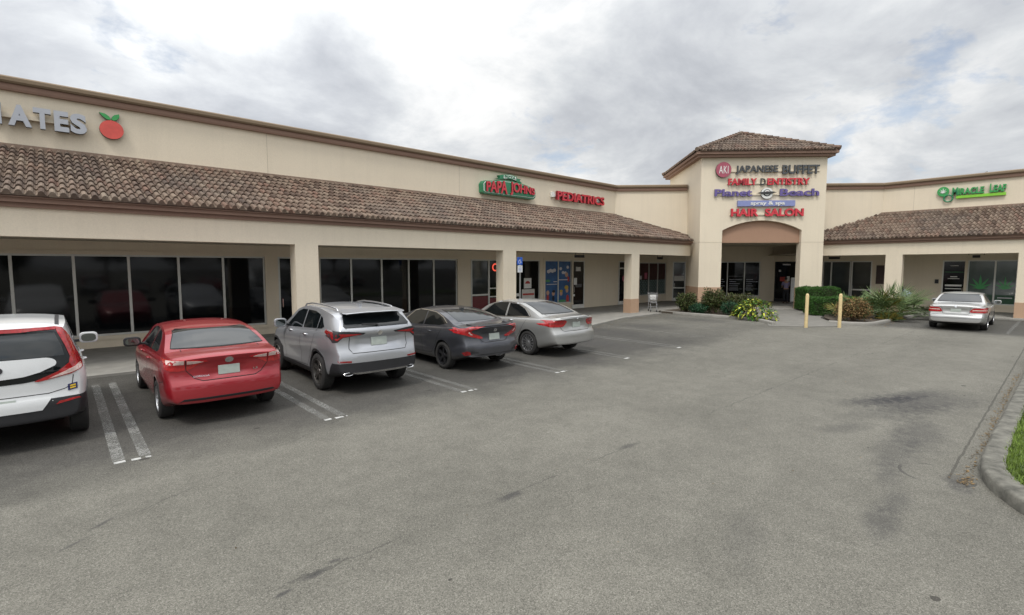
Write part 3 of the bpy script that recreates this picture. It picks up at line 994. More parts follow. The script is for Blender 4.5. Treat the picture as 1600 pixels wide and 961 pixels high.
# diagonal storefront inside the entrance, local frame turned -45 degrees: x = u, y = s
RZ = R(-45)
q = math.sqrt(2)
ys3 = S3 / q
u0, u1 = (32.5 - 19.5) / q, (37.8 - 14.2) / q
opsD = [(u0 + .45, u0 + 1.35, ZS, 2.87), (12.1, 15.77, .42, 2.87)]
pl('wall', wall_open(u0, u1, ys3, ys3 + .2, 0, 4.1, opsD), 'cream', RZ)
dT = door_unit(u0 + .45, u0 + 1.35, 2.87, ys3, RZ, 1, 'glass2', 'alu', 1.0)
panel(u0 + .55, u0 + 1.25, 1.5, 1.85, ys3 + .025, RZ, 'paper', 'notice', dT)
wD = window_unit(12.1, 15.77, .42, 2.87, ys3, RZ, [13.5, 14.69], 'glass', True)
bm = B()
rr = random.Random(8)
for a in (12.75, 13.66, 14.84):
    for k in range(6):
        w_ = rr.uniform(.35, .95)
        zz = 1.58 - k * .15
        box(bm, a, a + min(w_, .9 if a > 13 else .6), ys3 + .058, ys3 + .064, zz, zz + .035)
box(bm, 13.58, 14.6, ys3 + .058, ys3 + .064, 1.83, 1.845)
box(bm, 13.58, 14.6, ys3 + .058, ys3 + .064, .92, .935)
box(bm, 14.76, 15.68, ys3 + .058, ys3 + .064, .92, .935)
pl('window_lettering', bm, 'grey_face', RZ, wD)
# wing 2 storefront: local x = -world y
ops2 = [(-14.1, -12.65, ZS, 2.87), (-11.1, -8.35, ZS, 2.87), (-4.98, -3.95, ZS, 2.87), (-3.9, -1.9, .44, 2.87), (-1.2, 3.0, .44, 2.87)]
pl('wall', wall_open(-14.2, 6, 37.8, 38.0, 0, 4.1, ops2), 'cream', R(-90))
bm = B()
prism(bm, [(-8.0, 37.8), (6, 37.8), (6, 38.1), (-8.0, 38.1)], 4.1, 7.3)
pl('wall', bm, 'cream', R(-90))
dE = door_unit(-14.1, -12.65, 2.87, 37.8, R(-90), -1, 'glass', 'black', 0)
panel(-13.75, -13.4, 1.5, 1.8, 37.825, R(-90), 'posterred', 'notice', dE)
panel(-13.3, -13.12, 1.5, 1.85, 37.825, R(-90), 'white_sign', 'notice', dE)
panel(-13.85, -13.7, 2.15, 2.3, 37.825, R(-90), 'cloudprint', 'notice', dE)
panel(-13.6, -13.1, 2.62, 2.72, 37.825, R(-90), 'cloudprint', 'notice', dE)
wE = window_unit(-11.1, -9.5, ZS + .02, 2.87, 37.8, R(-90), [-10.6], 'glass2', False)
dE2 = door_unit(-9.45, -8.35, 2.87, 37.8, R(-90), 1, 'glass2', 'alu2', 1.05)
dG = door_unit(-4.98, -3.95, 2.87, 37.8, R(-90), -1, 'glass', 'alu2', .62)
wG = window_unit(-3.9, -1.9, .44, 2.87, 37.8, R(-90), [-2.78], 'glass3', True)
window_unit(-1.2, 3.0, .44, 2.87, 37.8, R(-90), [.2, 1.6], 'glass', True)
for k, (z_, w_, h_) in enumerate(((2.55, .35, .03), (1.92, .3, .05), (1.82, .5, .03), (1.40, .72, .10), (1.24, .70, .05), (2.2, .8, .02))):
    panel(-4.47 - w_ / 2, -4.47 + w_ / 2, z_, z_ + h_, 37.825, R(-90), 'white_sign' if k != 5 else 'greenprint', 'notice', dG)
def leafshape(cx, cz, s):
    pts = []
    lobes = [(-80, .45), (-48, .75), (-22, .95), (0, 1.05), (22, .95), (48, .75), (80, .45)]
    lobes = [(-96, .55), (-66, .8), (-33, .95), (0, 1.1), (33, .95), (66, .8), (96, .55)]
    for i, (a, l) in enumerate(lobes):
        for da, f in ((-11, .45), (0, 1.0), (11, .45)):
            t = R(90 - (a + da))
            pts.append((cx + s * l * f * math.cos(t), cz + s * l * f * math.sin(t)))
        if i < len(lobes) - 1:
            t = R(90 - (a + lobes[i + 1][0]) / 2)
            pts.append((cx + s * .2 * math.cos(t), cz + s * .2 * math.sin(t)))
    pts.append((cx - s * .08, cz - s * .15))
    return [(x, z) for x, z in reversed(pts)] if False else pts
def leafprint(cx, cz, s, y, rz, mm, name, parent, th=.004):
    bm = B()
    prism(bm, leafshape(cx, cz, s), 0, th, 0, Matrix.Translation((0, y, 0)) @ Matrix.Rotation(R(90), 4, 'X'))
    return pl(name, bm, mm, rz, parent)
leafprint(-3.35, 1.36, .66, 37.868, R(-90), 'green_mid', 'leaf_decal', wG)
leafprint(-2.36, 1.36, .56, 37.868, R(-90), 'green_mid', 'leaf_decal', wG)
M['dkgreenfilm'] = mat('dark_green_film', (.012, .07, .03), .4, var=.3)
panel(-3.82, -2.84, .52, .98, 37.868, R(-90), 'dkgreenfilm', 'window_film', wG)
panel(-2.72, -1.98, .52, .98, 37.868, R(-90), 'dkgreenfilm', 'window_film', wG)
panel(-2.62, -2.05, .80, .85, 37.862, R(-90), 'cloudprint', 'window_film', wG)
bm = B()
box(bm, -8.12, -7.72, 37.74, 37.80, 1.45, 2.6)
mb = pl('notice_board', bm, mat('board_brown', (.045, .022, .016), .5), R(-90))
bm = B()
box(bm, -5.28, -5.12, 37.72, 37.80, 1.55, 1.78)
pl('letter_box', bm, 'black', R(-90))

# 45 degree upper wall behind the tower (local u, s frame)
ys2 = S2 / q
uL, uR = (26.3 - 19.5) / q, (37.8 - 8.0) / q
bm = B()
box(bm, uL - .02, 9.35, ys2, ys2 + .3, 3.3, 7.3)
pl('wall', bm, 'cream', RZ)
bm = B()
box(bm, 16.2, uR + .02, ys2, ys2 + .3, 3.3, 7.3)
pl('wall', bm, 'cream', RZ)
# parapet trim: two brown bands, mitred at the corners
def trim_run(name, pts, prof, mm):
    """sweep a profile (out, z) along a polyline in plan; out is to the right of travel direction"""
    bm = B()
    P = [Vector(p) for p in pts]
    rows = []
    for i, p in enumerate(P):
        if i == 0:
            d0 = d1 = (P[1] - P[0]).normalized()
        elif i == len(P) - 1:
            d0 = d1 = (P[-1] - P[-2]).normalized()
        else:
            d0, d1 = (p - P[i - 1]).normalized(), (P[i + 1] - p).normalized()
        n0, n1 = Vector((d0.y, -d0.x)), Vector((d1.y, -d1.x))
        nn = (n0 + n1).normalized()
        k = 1 / max(.3, nn.dot(n0))
        rows.append([bm.verts.new((p.x + nn.x * o * k, p.y + nn.y * o * k, z)) for o, z in prof])
    for a, b_ in zip(rows[:-1], rows[1:]):
        for k in range(len(prof)):
            bm.faces.new((a[k], b_[k], b_[(k + 1) % len(prof)], a[(k + 1) % len(prof)]))
    bm.faces.new(rows[0])
    bm.faces.new(rows[-1])
    return pl(name, bm, mm)
lowp = [(-.01, 7.24), (.10, 7.24), (.12, 7.30), (.12, 7.42), (-.3, 7.42)]
topp = [(-.3, 7.423), (.17, 7.423), (.21, 7.47), (.21, 7.56), (.13, 7.61), (-.3, 7.61)]
tl = (26.3 + 3.15, 19.5 - 3.15)
left_run = [(-14, 19.5), (26.3, 19.5), (29.42, 16.38)]
right_run = [(34.45, 11.35), (37.8, 8.0), (37.8, -6)]
for run in (left_run, right_run):
    trim_run('parapet_trim', run, lowp, 'trim')
    trim_run('parapet_cap', run, topp, 'trimtop')
# control joints in the upper walls
for x in (-3.2, 5.75, 14.2):
    bm = B()
    box(bm, x, x + .018, 19.496, 19.52, 5.6, 7.24)
    pl('control_joint', bm, 'soffit')
bm = B()
box(bm, -6.5, -6.48, 37.796, 37.82, 5.6, 7.24)
pl('control_joint', bm, 'soffit', R(-90))

# canopies: beam, fascia, soffit, columns, tiled roof
def tile_field(bm, x0, x1, ye, ze, yt, zt, keep, rng, tw=.182, ex=.44, start=0):
    """barrel tiles on the slope rising from the eave (ye,ze) to (yt,zt); keep(x, t) tells if a tile exists (t 0..1 up the slope)"""
    L = math.hypot(yt - ye, zt - ze)
    dy, dz = (yt - ye) / L, (zt - ze) / L
    ny, nz = -dz, dy
    rows = int(L / ex)
    ex = L / rows
    prof = [(0, .0), (.022, .050), (.070, .082), (.120, .082), (.168, .050), (.190, .0), (.238, -.034), (.285, -.008)]
    n = int((x1 - x0) / tw)
    for r in range(rows):
        for c in range(n):
            x = x0 + c * tw
            t = (r + .5) / rows
            if not keep(x + tw / 2, t):
                continue
            jit = rng.uniform(-.008, .008)
            s0, s1 = r * ex - .03 + jit, (r + 1) * ex + .02
            up0 = .045 + rng.uniform(-.004, .004)
            lo, hi, lip = [], [], []
            for (px, ph) in prof:
                hx = x + px * tw / .285
                h0, h1 = ph * .88 + up0, ph * .74 + .006
                lo.append(bm.verts.new((hx, ye + dy * s0 + ny * h0, ze + dz * s0 + nz * h0)))
                hi.append(bm.verts.new((hx, ye + dy * s1 + ny * h1, ze + dz * s1 + nz * h1)))
                h2 = (h0 - .035) if r else -.01
                lip.append(bm.verts.new((hx, ye + dy * (s0 + .004) + ny * h2, ze + dz * (s0 + .004) + nz * h2)))
            for k in range(len(prof) - 1):
                bm.faces.new((lo[k], lo[k + 1], hi[k + 1], hi[k]))
                bm.faces.new((lip[k], lip[k + 1], lo[k + 1], lo[k]))
def tile_mat():
    m = bpy.data.materials.new('clay_tiles')
    m.use_nodes = True
    b = m.node_tree.nodes['Principled BSDF']
    t = NT(m)
    co = t.n('ShaderNodeTexCoord').outputs['Object']
    isl = t.n('ShaderNodeNewGeometry').outputs['Random Per Island']
    c = t.ramp(isl, [(0, (.100, .066, .048)), (.2, (.160, .108, .080)), (.45, (.215, .158, .118)), (.7, (.255, .190, .142)), (.88, (.200, .118, .086)), (1, (.30, .235, .175))])
    n = t.noise(co, 9, 5, .65)
    c = t.mix(1.0, c, t.ramp(n, [(.3, .50), (.7, 1.08)]), 'MULTIPLY')
    n2 = t.noise(co, .5, 5, .6)
    c = t.mix(t.ramp(n2, [(.45, 0.0), (.7, .45)]), c, (.105, .095, .085))
    t.link(c, b.inputs['Base Color'])
    b.inputs['Roughness'].default_value = .85
    b.inputs['Specular IOR Level'].default_value = .3
    bp = t.n('ShaderNodeBump', {'Strength': .3, 'Distance': .01, 'Height': n})
    t.link(bp.outputs[0], b.inputs['Normal'])
    return m
M['tile'] = tile_mat()
M['flash'] = stucco('mortar', (.26, .19, .145))
ZE, ZR = 4.06, 5.74
def canopy(x0, x1, W, cols, keep, cut, seed):
    yc, yw, rz = W['yc'], W['yw'], W['rz']
    # the beam and slabs follow the cut line towards the tower
    bm = B()
    a, b_ = cut(yc), cut(yc + .45)
    lo, hi = (x0, a) if W is W1 else (a, x1)
    lo2, hi2 = (x0, b_) if W is W1 else (b_, x1)
    prism(bm, [(lo, yc), (hi, yc), (hi2, yc + .45), (lo2, yc + .45)], 3.17, 3.86)
    pl('beam', bm, 'cream', rz)
    bm = B()
    def run(o):
        v = cut(yc - o)
        return (x0, v) if W is W1 else (v, x1)
    for (o, z0_, z1_) in ((.07, 3.80, 3.90), (.16, 3.903, 4.03)):
        l, h = run(0)
        box(bm, l, h, yc - o, yc + .05, z0_, z1_)
    pl('fascia', bm, 'trim', rz)
    bm = B()      # roof deck under the tiles
    l, h = run(0)
    yt = yw
    pts = [(l, yc - .2), (h, yc - .2)]
    bb = [(yc - .22, ZE - .03), (yt, ZR - .03), (yt, ZR - .16), (yc - .22, ZE - .035 - .02)]
    ct = cut(yt)
    la, ha = (x0, cut(yc - .22)) if W is W1 else (cut(yc - .22), x1)
    lb, hb = (x0, ct) if W is W1 else (ct, x1)
    vv = []
    for (x_, k) in ((0, 0), (1, 0)):
        pass
    A = [bm.verts.new(p) for p in ((la, bb[0][0], bb[0][1]), (ha, bb[0][0], bb[0][1]), (hb, bb[1][0], bb[1][1]), (lb, bb[1][0], bb[1][1]))]
    C_ = [bm.verts.new(p) for p in ((la, bb[3][0], bb[3][1]), (ha, bb[3][0], bb[3][1]), (hb, bb[2][0], bb[2][1]), (lb, bb[2][0], bb[2][1]))]
    bm.faces.new(A)
    bm.faces.new(list(reversed(C_)))
    for i in range(4):
        bm.faces.new((A[i], C_[i], C_[(i + 1) % 4], A[(i + 1) % 4]))
    pl('roof_deck', bm, 'trim', rz)
    bm = B()      # mortar flashing along the top course
    box(bm, lb, hb, yt - .07, yt - .001, ZR - .06, ZR + .095)
    pl('flashing', bm, 'flash', rz)
    bm = B()
    la, ha = (x0, cut(yc + .45)) if W is W1 else (cut(yc + .45), x1)
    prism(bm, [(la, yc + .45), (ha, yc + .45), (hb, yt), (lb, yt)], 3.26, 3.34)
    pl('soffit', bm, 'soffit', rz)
    bm = B()
    tile_field(bm, x0, x1, yc - .24, ZE, yw - .02, ZR, keep, random.Random(seed))
    o = pl('tiled_roof', bm, 'tile', rz, fix=False)
    o.data.polygons.foreach_set('use_smooth', [False] * len(o.data.polygons))
    for (cx, w_) in cols:
        bm = B()
        box(bm, cx - w_ / 2, cx + w_ / 2, yc, yc + .45, .80, 3.17)
        c = pl('column', bm, 'cream', rz)
        bm = B()
        box(bm, cx - w_ / 2 - .012, cx + w_ / 2 + .012, yc - .012, yc + .462, ZS - .01, .80)
        pl('column_base', bm, 'tan', rz, c)
cut1 = lambda y: min(S2 + .1 - y, 29.05)
cut1b = lambda y: (S2 + .1 - y) if y > 16.6 else 29.0 - (15.6 - y) * 0
def keep1(x, t):
    y = 15.26 + t * 4.2
    if y < 16.4:
        return x < 12.9 + y - .05     # tower side plane x - y = 13.2
    return x < S2 - y - .02
canopy(-13.0, 29.6, W1, [(-2.6, .69), (5.6, .69), (13.82, .71), (22.75, .72)], keep1, lambda y: min(12.95 + y, S2 + .05 - y), 11)
def keep2(x, t):
    yy = 33.76 + t * 4.0          # world x; world y = -x
    return (-x < S2 - yy - .02) and (-x < yy - 23.15 - .05)
canopy(-11.6, 6.0, W2, [(-6.55, .75), (-1.36, .75), (4.5, .75)], keep2, lambda y: -min(S2 + .05 - y, y - 23.1), 12)

# ------------------------------------------------------------------ entrance tower (u, s frame)
ysf = S1 / q                       # front plane
tu0, tu1 = 9.30, 16.27
au0, au1 = 10.57, 15.02
dep = 6.95
zt_ = 8.72
def arch_pts(n=24):
    out = []
    for i in range(n + 1):
        u = au0 + (au1 - au0) * i / n
        w_ = (au1 - au0) / 2
        h = 5.16 - 4.60
        Rr = (w_ * w_ + h * h) / (2 * h)
        z = 5.16 - Rr + math.sqrt(max(0, Rr * Rr - (u - (au0 + au1) / 2) ** 2))
        out.append((u, z))
    return out
bm = B()
ap = arch_pts()
# front slab 0.45 thick above z = 3.9: left block, right block and the part over the arch
front = [(tu0, 3.92), (au0, 3.92)] + ap + [(au1, 3.92), (tu1, 3.92), (tu1, zt_), (tu0, zt_)]
MX = Matrix.Translation((0, ysf + .5, 0)) @ Matrix.Rotation(R(90), 4, 'X')
prism(bm, front, 0, .5, 0, MX)
box(bm, tu0, tu0 + .4, ysf + .5, ysf + dep, 3.92, zt_)
box(bm, tu1 - .4, tu1, ysf + .5, ysf + dep, 3.92, zt_)
box(bm, tu0 + .4, tu1 - .4, ysf + dep - .4, ysf + dep, 7.0, zt_)
pl('tower_wall', bm, 'cream', RZ)
for a, b_, sd_ in ((tu0, au0, 0), (au1, tu1, 1)):       # piers: front block with a side wall returning to the shop line
    oa, ob, dd_ = (a, a + .35, 2.5) if sd_ == 0 else (b_ - .35, b_, 1.1)
    bm = B()
    box(bm, a, b_, ysf, ysf + .5, 1.32, 3.90)
    box(bm, oa, ob, ysf + .5, ysf + dd_, 1.32, 3.90)
    p_ = pl('tower_pier', bm, 'cream', RZ)
    bm = B()
    box(bm, a - .015, b_ + .015, ysf - .015, ysf + .515, .0, 1.32)
    box(bm, oa - .015, ob + .015, ysf + .515, ysf + dd_ + .015, .0, 1.32)
    pl('pier_base', bm, 'tan', RZ, p_)
    bm = B()
    box(bm, a + .01, b_ - .01, ysf + .012, ysf + .49, 3.90, 3.92)
    box(bm, oa + .01, ob - .01, ysf + .5, ysf + dd_ - .01, 3.90, 3.92)
    pl('groove', bm, 'soffit', RZ, p_)
bm = B()
prism(bm, [(au0 + .0, 3.92)] + ap[1:-1] + [(au1 - .0, 3.92)] if False else [(au0, 3.90), (au1, 3.90)] + list(reversed(ap)), 0, .2, 0, Matrix.Translation((0, ysf + .42, 0)) @ Matrix.Rotation(R(90), 4, 'X'))
pl('arch_panel', bm, 'brown', RZ)
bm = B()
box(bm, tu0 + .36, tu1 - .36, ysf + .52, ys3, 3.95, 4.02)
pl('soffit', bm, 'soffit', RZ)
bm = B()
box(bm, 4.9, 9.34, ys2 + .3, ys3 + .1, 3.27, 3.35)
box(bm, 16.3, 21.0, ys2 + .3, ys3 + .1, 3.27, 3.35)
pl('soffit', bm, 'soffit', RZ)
# eave box and hipped tile roof
ov = .40
e0, e1, f0, f1 = tu0 - ov, tu1 + ov, ysf - ov, ysf + dep + ov
bm = B()
box(bm, e0 + .12, e1 - .12, f0 + .12, f1 - .12, 8.70, 8.84)
box(bm, e0, e1, f0, f1, 8.843, 9.0)
pl('tower_fascia', bm, 'trim', RZ)
cu, cs = (e0 + e1) / 2, (f0 + f1) / 2
half = (e1 - e0) / 2
halfs = (f1 - f0) / 2
zp = 10.86
bm = B()
base = [bm.verts.new(p) for p in ((e0, f0, 9.0), (e1, f0, 9.0), (e1, f1, 9.0), (e0, f1, 9.0))]
apx = bm.verts.new((cu, cs, zp - .05))
for i in range(4):
    bm.faces.new((base[i], base[(i + 1) % 4], apx))
bm.faces.new(list(reversed(base)))
pl('tower_roof_deck', bm, 'trim', RZ)
for k in range(4):
    bm = B()
    hw = half if k % 2 == 0 else halfs
    hd = halfs if k % 2 == 0 else half
    tile_field(bm, -hw - .05, hw + .05, -hd - .06, 9.02, 0, zp, lambda x, t, hw=hw: abs(x) < hw * (1 - t) + .06, random.Random(30 + k))
    bmesh.ops.transform(bm, matrix=Matrix.Translation((cu, cs, 0)) @ Matrix.Rotation(k * PI / 2, 4, 'Z'), verts=bm.verts[:])
    pl('tower_roof', bm, 'tile', RZ, fix=False)
bm = B()
rr = random.Random(77)
for sx, sy in ((-1, -1), (1, -1), (1, 1), (-1, 1)):      # hip caps, short overlapping barrels
    a = Vector((cu + sx * half, cs + sy * halfs, 9.08))
    c = Vector((cu, cs, zp + .06))
    n = 15
    for i in range(n):
        p0 = a.lerp(c, i / n - .01)
        p1 = a.lerp(c, (i + 1) / n + .02)
        tube(bm, [p0 + Vector((0, 0, .05)), p1 + Vector((0, 0, .01))], [.12, .095], 8)
tube(bm, [(cu, cs, zp), (cu, cs, zp + .14)], [.14, .10], 8)
pl('hip_cap', bm, 'tile', RZ)
bm = B()
tube(bm, [(-.12 + cu, cs, zp + .1), (-.12 + cu, cs, zp + .3)], .012, 6)
pl('roof_vent', bm, 'metal', RZ)
# small roof pipe over the right wing
bm = B()
tube(bm, [(-3.5, 38.3, 7.5), (-3.5, 38.3, 7.72), (-3.42, 38.3, 7.75)], .03, 8)
pl('roof_vent', bm, 'metal', R(-90))
# back mass of the building so that it is solid from other sides
bm = B()
prism(bm, [(-14, 19.8), (26.2, 19.8), (29.3, 16.9), (33.6, 20.8), (38.3, 16.4), (35.3, 12.0), (38.1, 8.2), (38.1, -6), (60, -6), (60, 45), (-14, 45)], 4.05, 6.9)
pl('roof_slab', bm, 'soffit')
bm = B()
box(bm, -14, 60, 44.8, 45, 0, 7.3)
box(bm, 59.8, 60, -6, 44.8, 0, 7.3)
box(bm, -14, -13.8, 19.8, 44.8, 0, 7.3)
box(bm, 38.1, 59.8, -6, -5.8, 0, 7.3)
pl('wall', bm, 'cream')
# fixtures hanging under the canopies
def hanging_sign(x, y, rz, w_=.75):
    bm = B()
    box(bm, x - w_ / 2, x + w_ / 2, y - .02, y + .02, 2.98, 3.12)
    for dx in (-.3, .3):
        tube(bm, [(x + dx, y, 3.12), (x + dx, y, 3.27)], .012, 6)
    o = pl('hanging_sign_panel', bm, 'black', rz)
hanging_sign(20.2, 17.2, 0)
hanging_sign(28.2, 17.4, 0, .6)
hanging_sign(-9.9, 35.8, R(-90), .6)
hanging_sign(-3.4, 35.9, R(-90), .3)
# ------------------------------------------------------------------ cars (local frame: x right, y forward, rear bumper at y = 0)
def curve(pts):
    """monotone cubic through (t, v)"""
    xs = [p[0] for p in pts]
    vs = [p[1] for p in pts]
    n = len(xs)
    d = [(vs[i + 1] - vs[i]) / (xs[i + 1] - xs[i]) for i in range(n - 1)]
    m = [d[0]] + [0 if d[i - 1] * d[i] <= 0 else 2 * d[i - 1] * d[i] / (d[i - 1] + d[i]) for i in range(1, n - 1)] + [d[-1]]
    def f(t):
        if t <= xs[0]: return vs[0]
        if t >= xs[-1]: return vs[-1]
        i = 0
        while t > xs[i + 1]: i += 1
        h = xs[i + 1] - xs[i]
        s = (t - xs[i]) / h
        return ((2 * s ** 3 - 3 * s * s + 1) * vs[i] + (s ** 3 - 2 * s * s + s) * h * m[i] +
                (-2 * s ** 3 + 3 * s * s) * vs[i + 1] + (s ** 3 - s * s) * h * m[i + 1])
    return f
def sst(a, b_, x):
    t = min(1, max(0, (x - a) / (b_ - a)))
    return t * t * (3 - 2 * t)
class Car:
    def __init__(s, P, name, label, cat, loc, rotz, group=None):
        s.P = P
        s.root = thing(name, label, cat, loc, rotz, group)
        s.top, s.belt, s.w = curve(P['top']), curve(P['belt']), curve(P['w'])
        s.rp = curve(P['rear'])
        s.fp = curve(P['front'])
        s.body()
    def section(s, y, sx=1.0, sz=1.0, bz=0.0):
        P = s.P
        w, zt, zs = s.w(y), s.top(y), s.belt(y)
        zb = P.get('zb', .21) + (P.get('zbr', .36) - P.get('zb', .21)) * (1 - sst(.05, .85, y))
        zs = min(zs, zt - .012)
        h = zt - zs
        wl = w * P.get('shoulder', .93)
        cr = min(P.get('crown', .055), h * .5)
        tum = P.get('tumble', .36)
        wt = wl - tum * (h - cr) - .02
        mid = zb + (zs - zb) * .5
        pts = [(0, zb), (.5 * w, zb), (.80 * w, zb + .004), (.90 * w, zb + .02), (.945 * w, zb + .06), (.965 * w, zb + .12), (.975 * w, zb + .2)]
        k = P.get('waist', .012)
        pts += [(w * (.985 - k * .4), zb + .28), (w * (.992 - k), mid - .03), (w * (.998 - k * .5), mid + .04), (w, mid + (zs - mid) * .38), (w * .998, mid + (zs - mid) * .55),
                (w * .988, mid + (zs - mid) * .74), (w * .97, zs - .035), (w * .955, zs - .014), (wl + .008, zs)]
        pts.append((wl - .008, zs + .004))
        for a in (.12, .3, .5, .7, .86, .95):
            pts.append((wl - .008 + (wt - wl + .008) * a ** 1.12, zs + .004 + (h - cr - .004) * a))
        for a in (1.0, .96, .9, .8, .65, .45, .22, 0):
            pts.append((wt * a, zt - cr * a ** 2.6))
        zc = (zb + zt) / 2
        return [(x * sx, zc + (z - zc) * sz) for x, z in pts]
    def yrear(s, x, z):
        w = s.w(0)
        v = s.rp(z) + s.P.get('bow', .09) * (abs(x) / w) ** 2.6
        for f in s.P.get('mods', ()):
            v += f(abs(x), z)
        return v
    def yfront(s, x, z):
        w = s.w(s.P['L'])
        return -s.fp(z) - .28 * (abs(x) / w) ** 2.4
    def body(s):
        P = s.P
        L = P['L']
        dd = [0, .006, .018, .035, .06, .09, .13, .18, .24, .31, .39, .48]
        ys = dd + [.56 + i * (L - 1.12) / 52 for i in range(53)] + [L - d for d in reversed(dd)]
        rings = []
        def ring(y, sx, sz, k=1.0, end=None):
            sec = s.section(min(max(y, 0), L), sx, sz)
            zc = (sec[0][1] + sec[-1][1]) / 2
            sec = [(x * k, zc + (z - zc) * k) for x, z in sec]
            out = []
            for x, z in sec:
                fr = max(0, 1 - y / 1.1) ** 1.5
                ff = max(0, 1 - (L - y) / 1.1) ** 1.5
                yy = y + s.yrear(x, z) * fr + s.yfront(x, z) * ff
                out.append((x, yy, z))
            return out
        Rr = P.get('R', .17)
        for y in ys:
            d = min(y, L - y)
            e = 0 if d >= Rr else 1 - math.sqrt(max(0, 1 - (1 - d / Rr) ** 2))
            front = y > L / 2
            rings.append(ring(y, 1 - (.16 if front else P.get('round', .07)) * e, 1 - P.get('roundz', .045) * e))
        sx0, sz0 = 1 - P.get('round', .07), 1 - P.get('roundz', .045)
        ks = [.985, .96, .93, .89, .85, .80, .75, .70, .65, .60, .55, .50, .44, .38, .32, .26, .20, .14, .08, .03]
        pre = [ring(0, sx0, sz0, k) for k in reversed(ks)]
        post = [ring(L, 1 - .16, sz0, k) for k in (.95, .85, .7, .5, .3, .1)]
        rings = pre + rings + post
        bm = B()
        VV = []
        for rg in rings:
            n = len(rg)
            row = [bm.verts.new(p) for p in rg]
            rowL = [bm.verts.new((-p[0], p[1], p[2])) for p in rg[1:-1]]
            VV.append(row + rowL[::-1])
        for a, b_ in zip(VV[:-1], VV[1:]):
            n = len(a)
            for i in range(n):
                bm.faces.new((a[i], a[(i + 1) % n], b_[(i + 1) % n], b_[i]))
        bm.faces.new(VV[0])
        bm.faces.new(list(reversed(VV[-1])))
        fixn(bm)
        bm.normal_update()
        s.bvh = BVHTree.FromBMesh(bm)
        me = bpy.data.meshes.new('body')
        bm.to_mesh(me)
        bm.free()
        o = bpy.data.objects.new('body', me)
        COL.objects.link(o)
        me.materials.append(M[P['paint']])
        me.materials.append(M['arch'])
        # wheel wells
        cb = B()
        W = P['W'] / 2
        for yc in (P['ra'], P['fa']):
            for sx in (-1, 1):
                r_ = P['wr'] + .05
                a0, a1 = sorted((sx * (W - .30), sx * (W + .15)))
                n = 40
                A = [cb.verts.new((a0, yc + r_ * math.cos(2 * PI * k / n), P['wr'] + r_ * math.sin(2 * PI * k / n))) for k in range(n)]
                C_ = [cb.verts.new((a1, v.co.y, v.co.z)) for v in A]
                cb.faces.new(A)
                cb.faces.new(list(reversed(C_)))
                for k in range(n):
                    cb.faces.new((A[k], C_[k], C_[(k + 1) % n], A[(k + 1) % n]))
        fixn(cb)
        for f in cb.faces:
            f.material_index = 1
        cm = bpy.data.meshes.new('cut')
        cb.to_mesh(cm)
        cb.free()
        cm.materials.append(M[P['paint']])
        cm.materials.append(M['arch'])
        co = bpy.data.objects.new('cut', cm)
        COL.objects.link(co)
        good = None
        for solver, sc_ in (('EXACT', 1.0), ('EXACT', 1.0007), ('FAST', 1.0), ('EXACT', .9991), ('FAST', 1.001), ('FAST', .999)):
            co.scale = (sc_, sc_, sc_)
            md = o.modifiers.new('b', 'BOOLEAN')
            md.operation = 'DIFFERENCE'
            md.object = co
            md.solver = solver
            bpy.context.view_layer.update()
            me2 = bpy.data.meshes.new_from_object(o.evaluated_get(bpy.context.evaluated_depsgraph_get()))
            o.modifiers.clear()
            ar = sum(p.area for p in me2.polygons if p.material_index == 0)
            a0 = sum(p.area for p in me.polygons)
            #print('BOOL', P['paint'], solver, round(ar, 2), round(a0, 2), len(me2.polygons), sum(1 for p in me2.polygons if p.material_index == 1))
            if a0 * .80 < ar < a0 * .999:
                good = me2
                break
        o.data = me2
        me2.name = 'body'
        bpy.data.objects.remove(co)
        smooth_angle(o, 42)
        o.parent = s.root
        s.bodyobj = o
        # underbody
        bm = B()
        box(bm, -W + .32, W - .32, 1.3, L - .9, P.get('zb', .21) - .04, P.get('zb', .21) + .03)
        obj('underbody', bm, 'black', s.root)
    def cast(s, a, b_, mode):
        if mode == 'rear': o, d = Vector((a, -3, b_)), Vector((0, 1, 0))
        elif mode == 'left': o, d = Vector((-3, a, b_)), Vector((1, 0, 0))
        elif mode == 'right': o, d = Vector((3, a, b_)), Vector((-1, 0, 0))
        elif mode == 'top': o, d = Vector((a, b_, 4)), Vector((0, 0, -1))
        h, n, i, dist = s.bvh.ray_cast(o, d)
        if h is None:
            q_ = o + d * 3
            h, n, i, dist = s.bvh.find_nearest(q_)
        return h, n
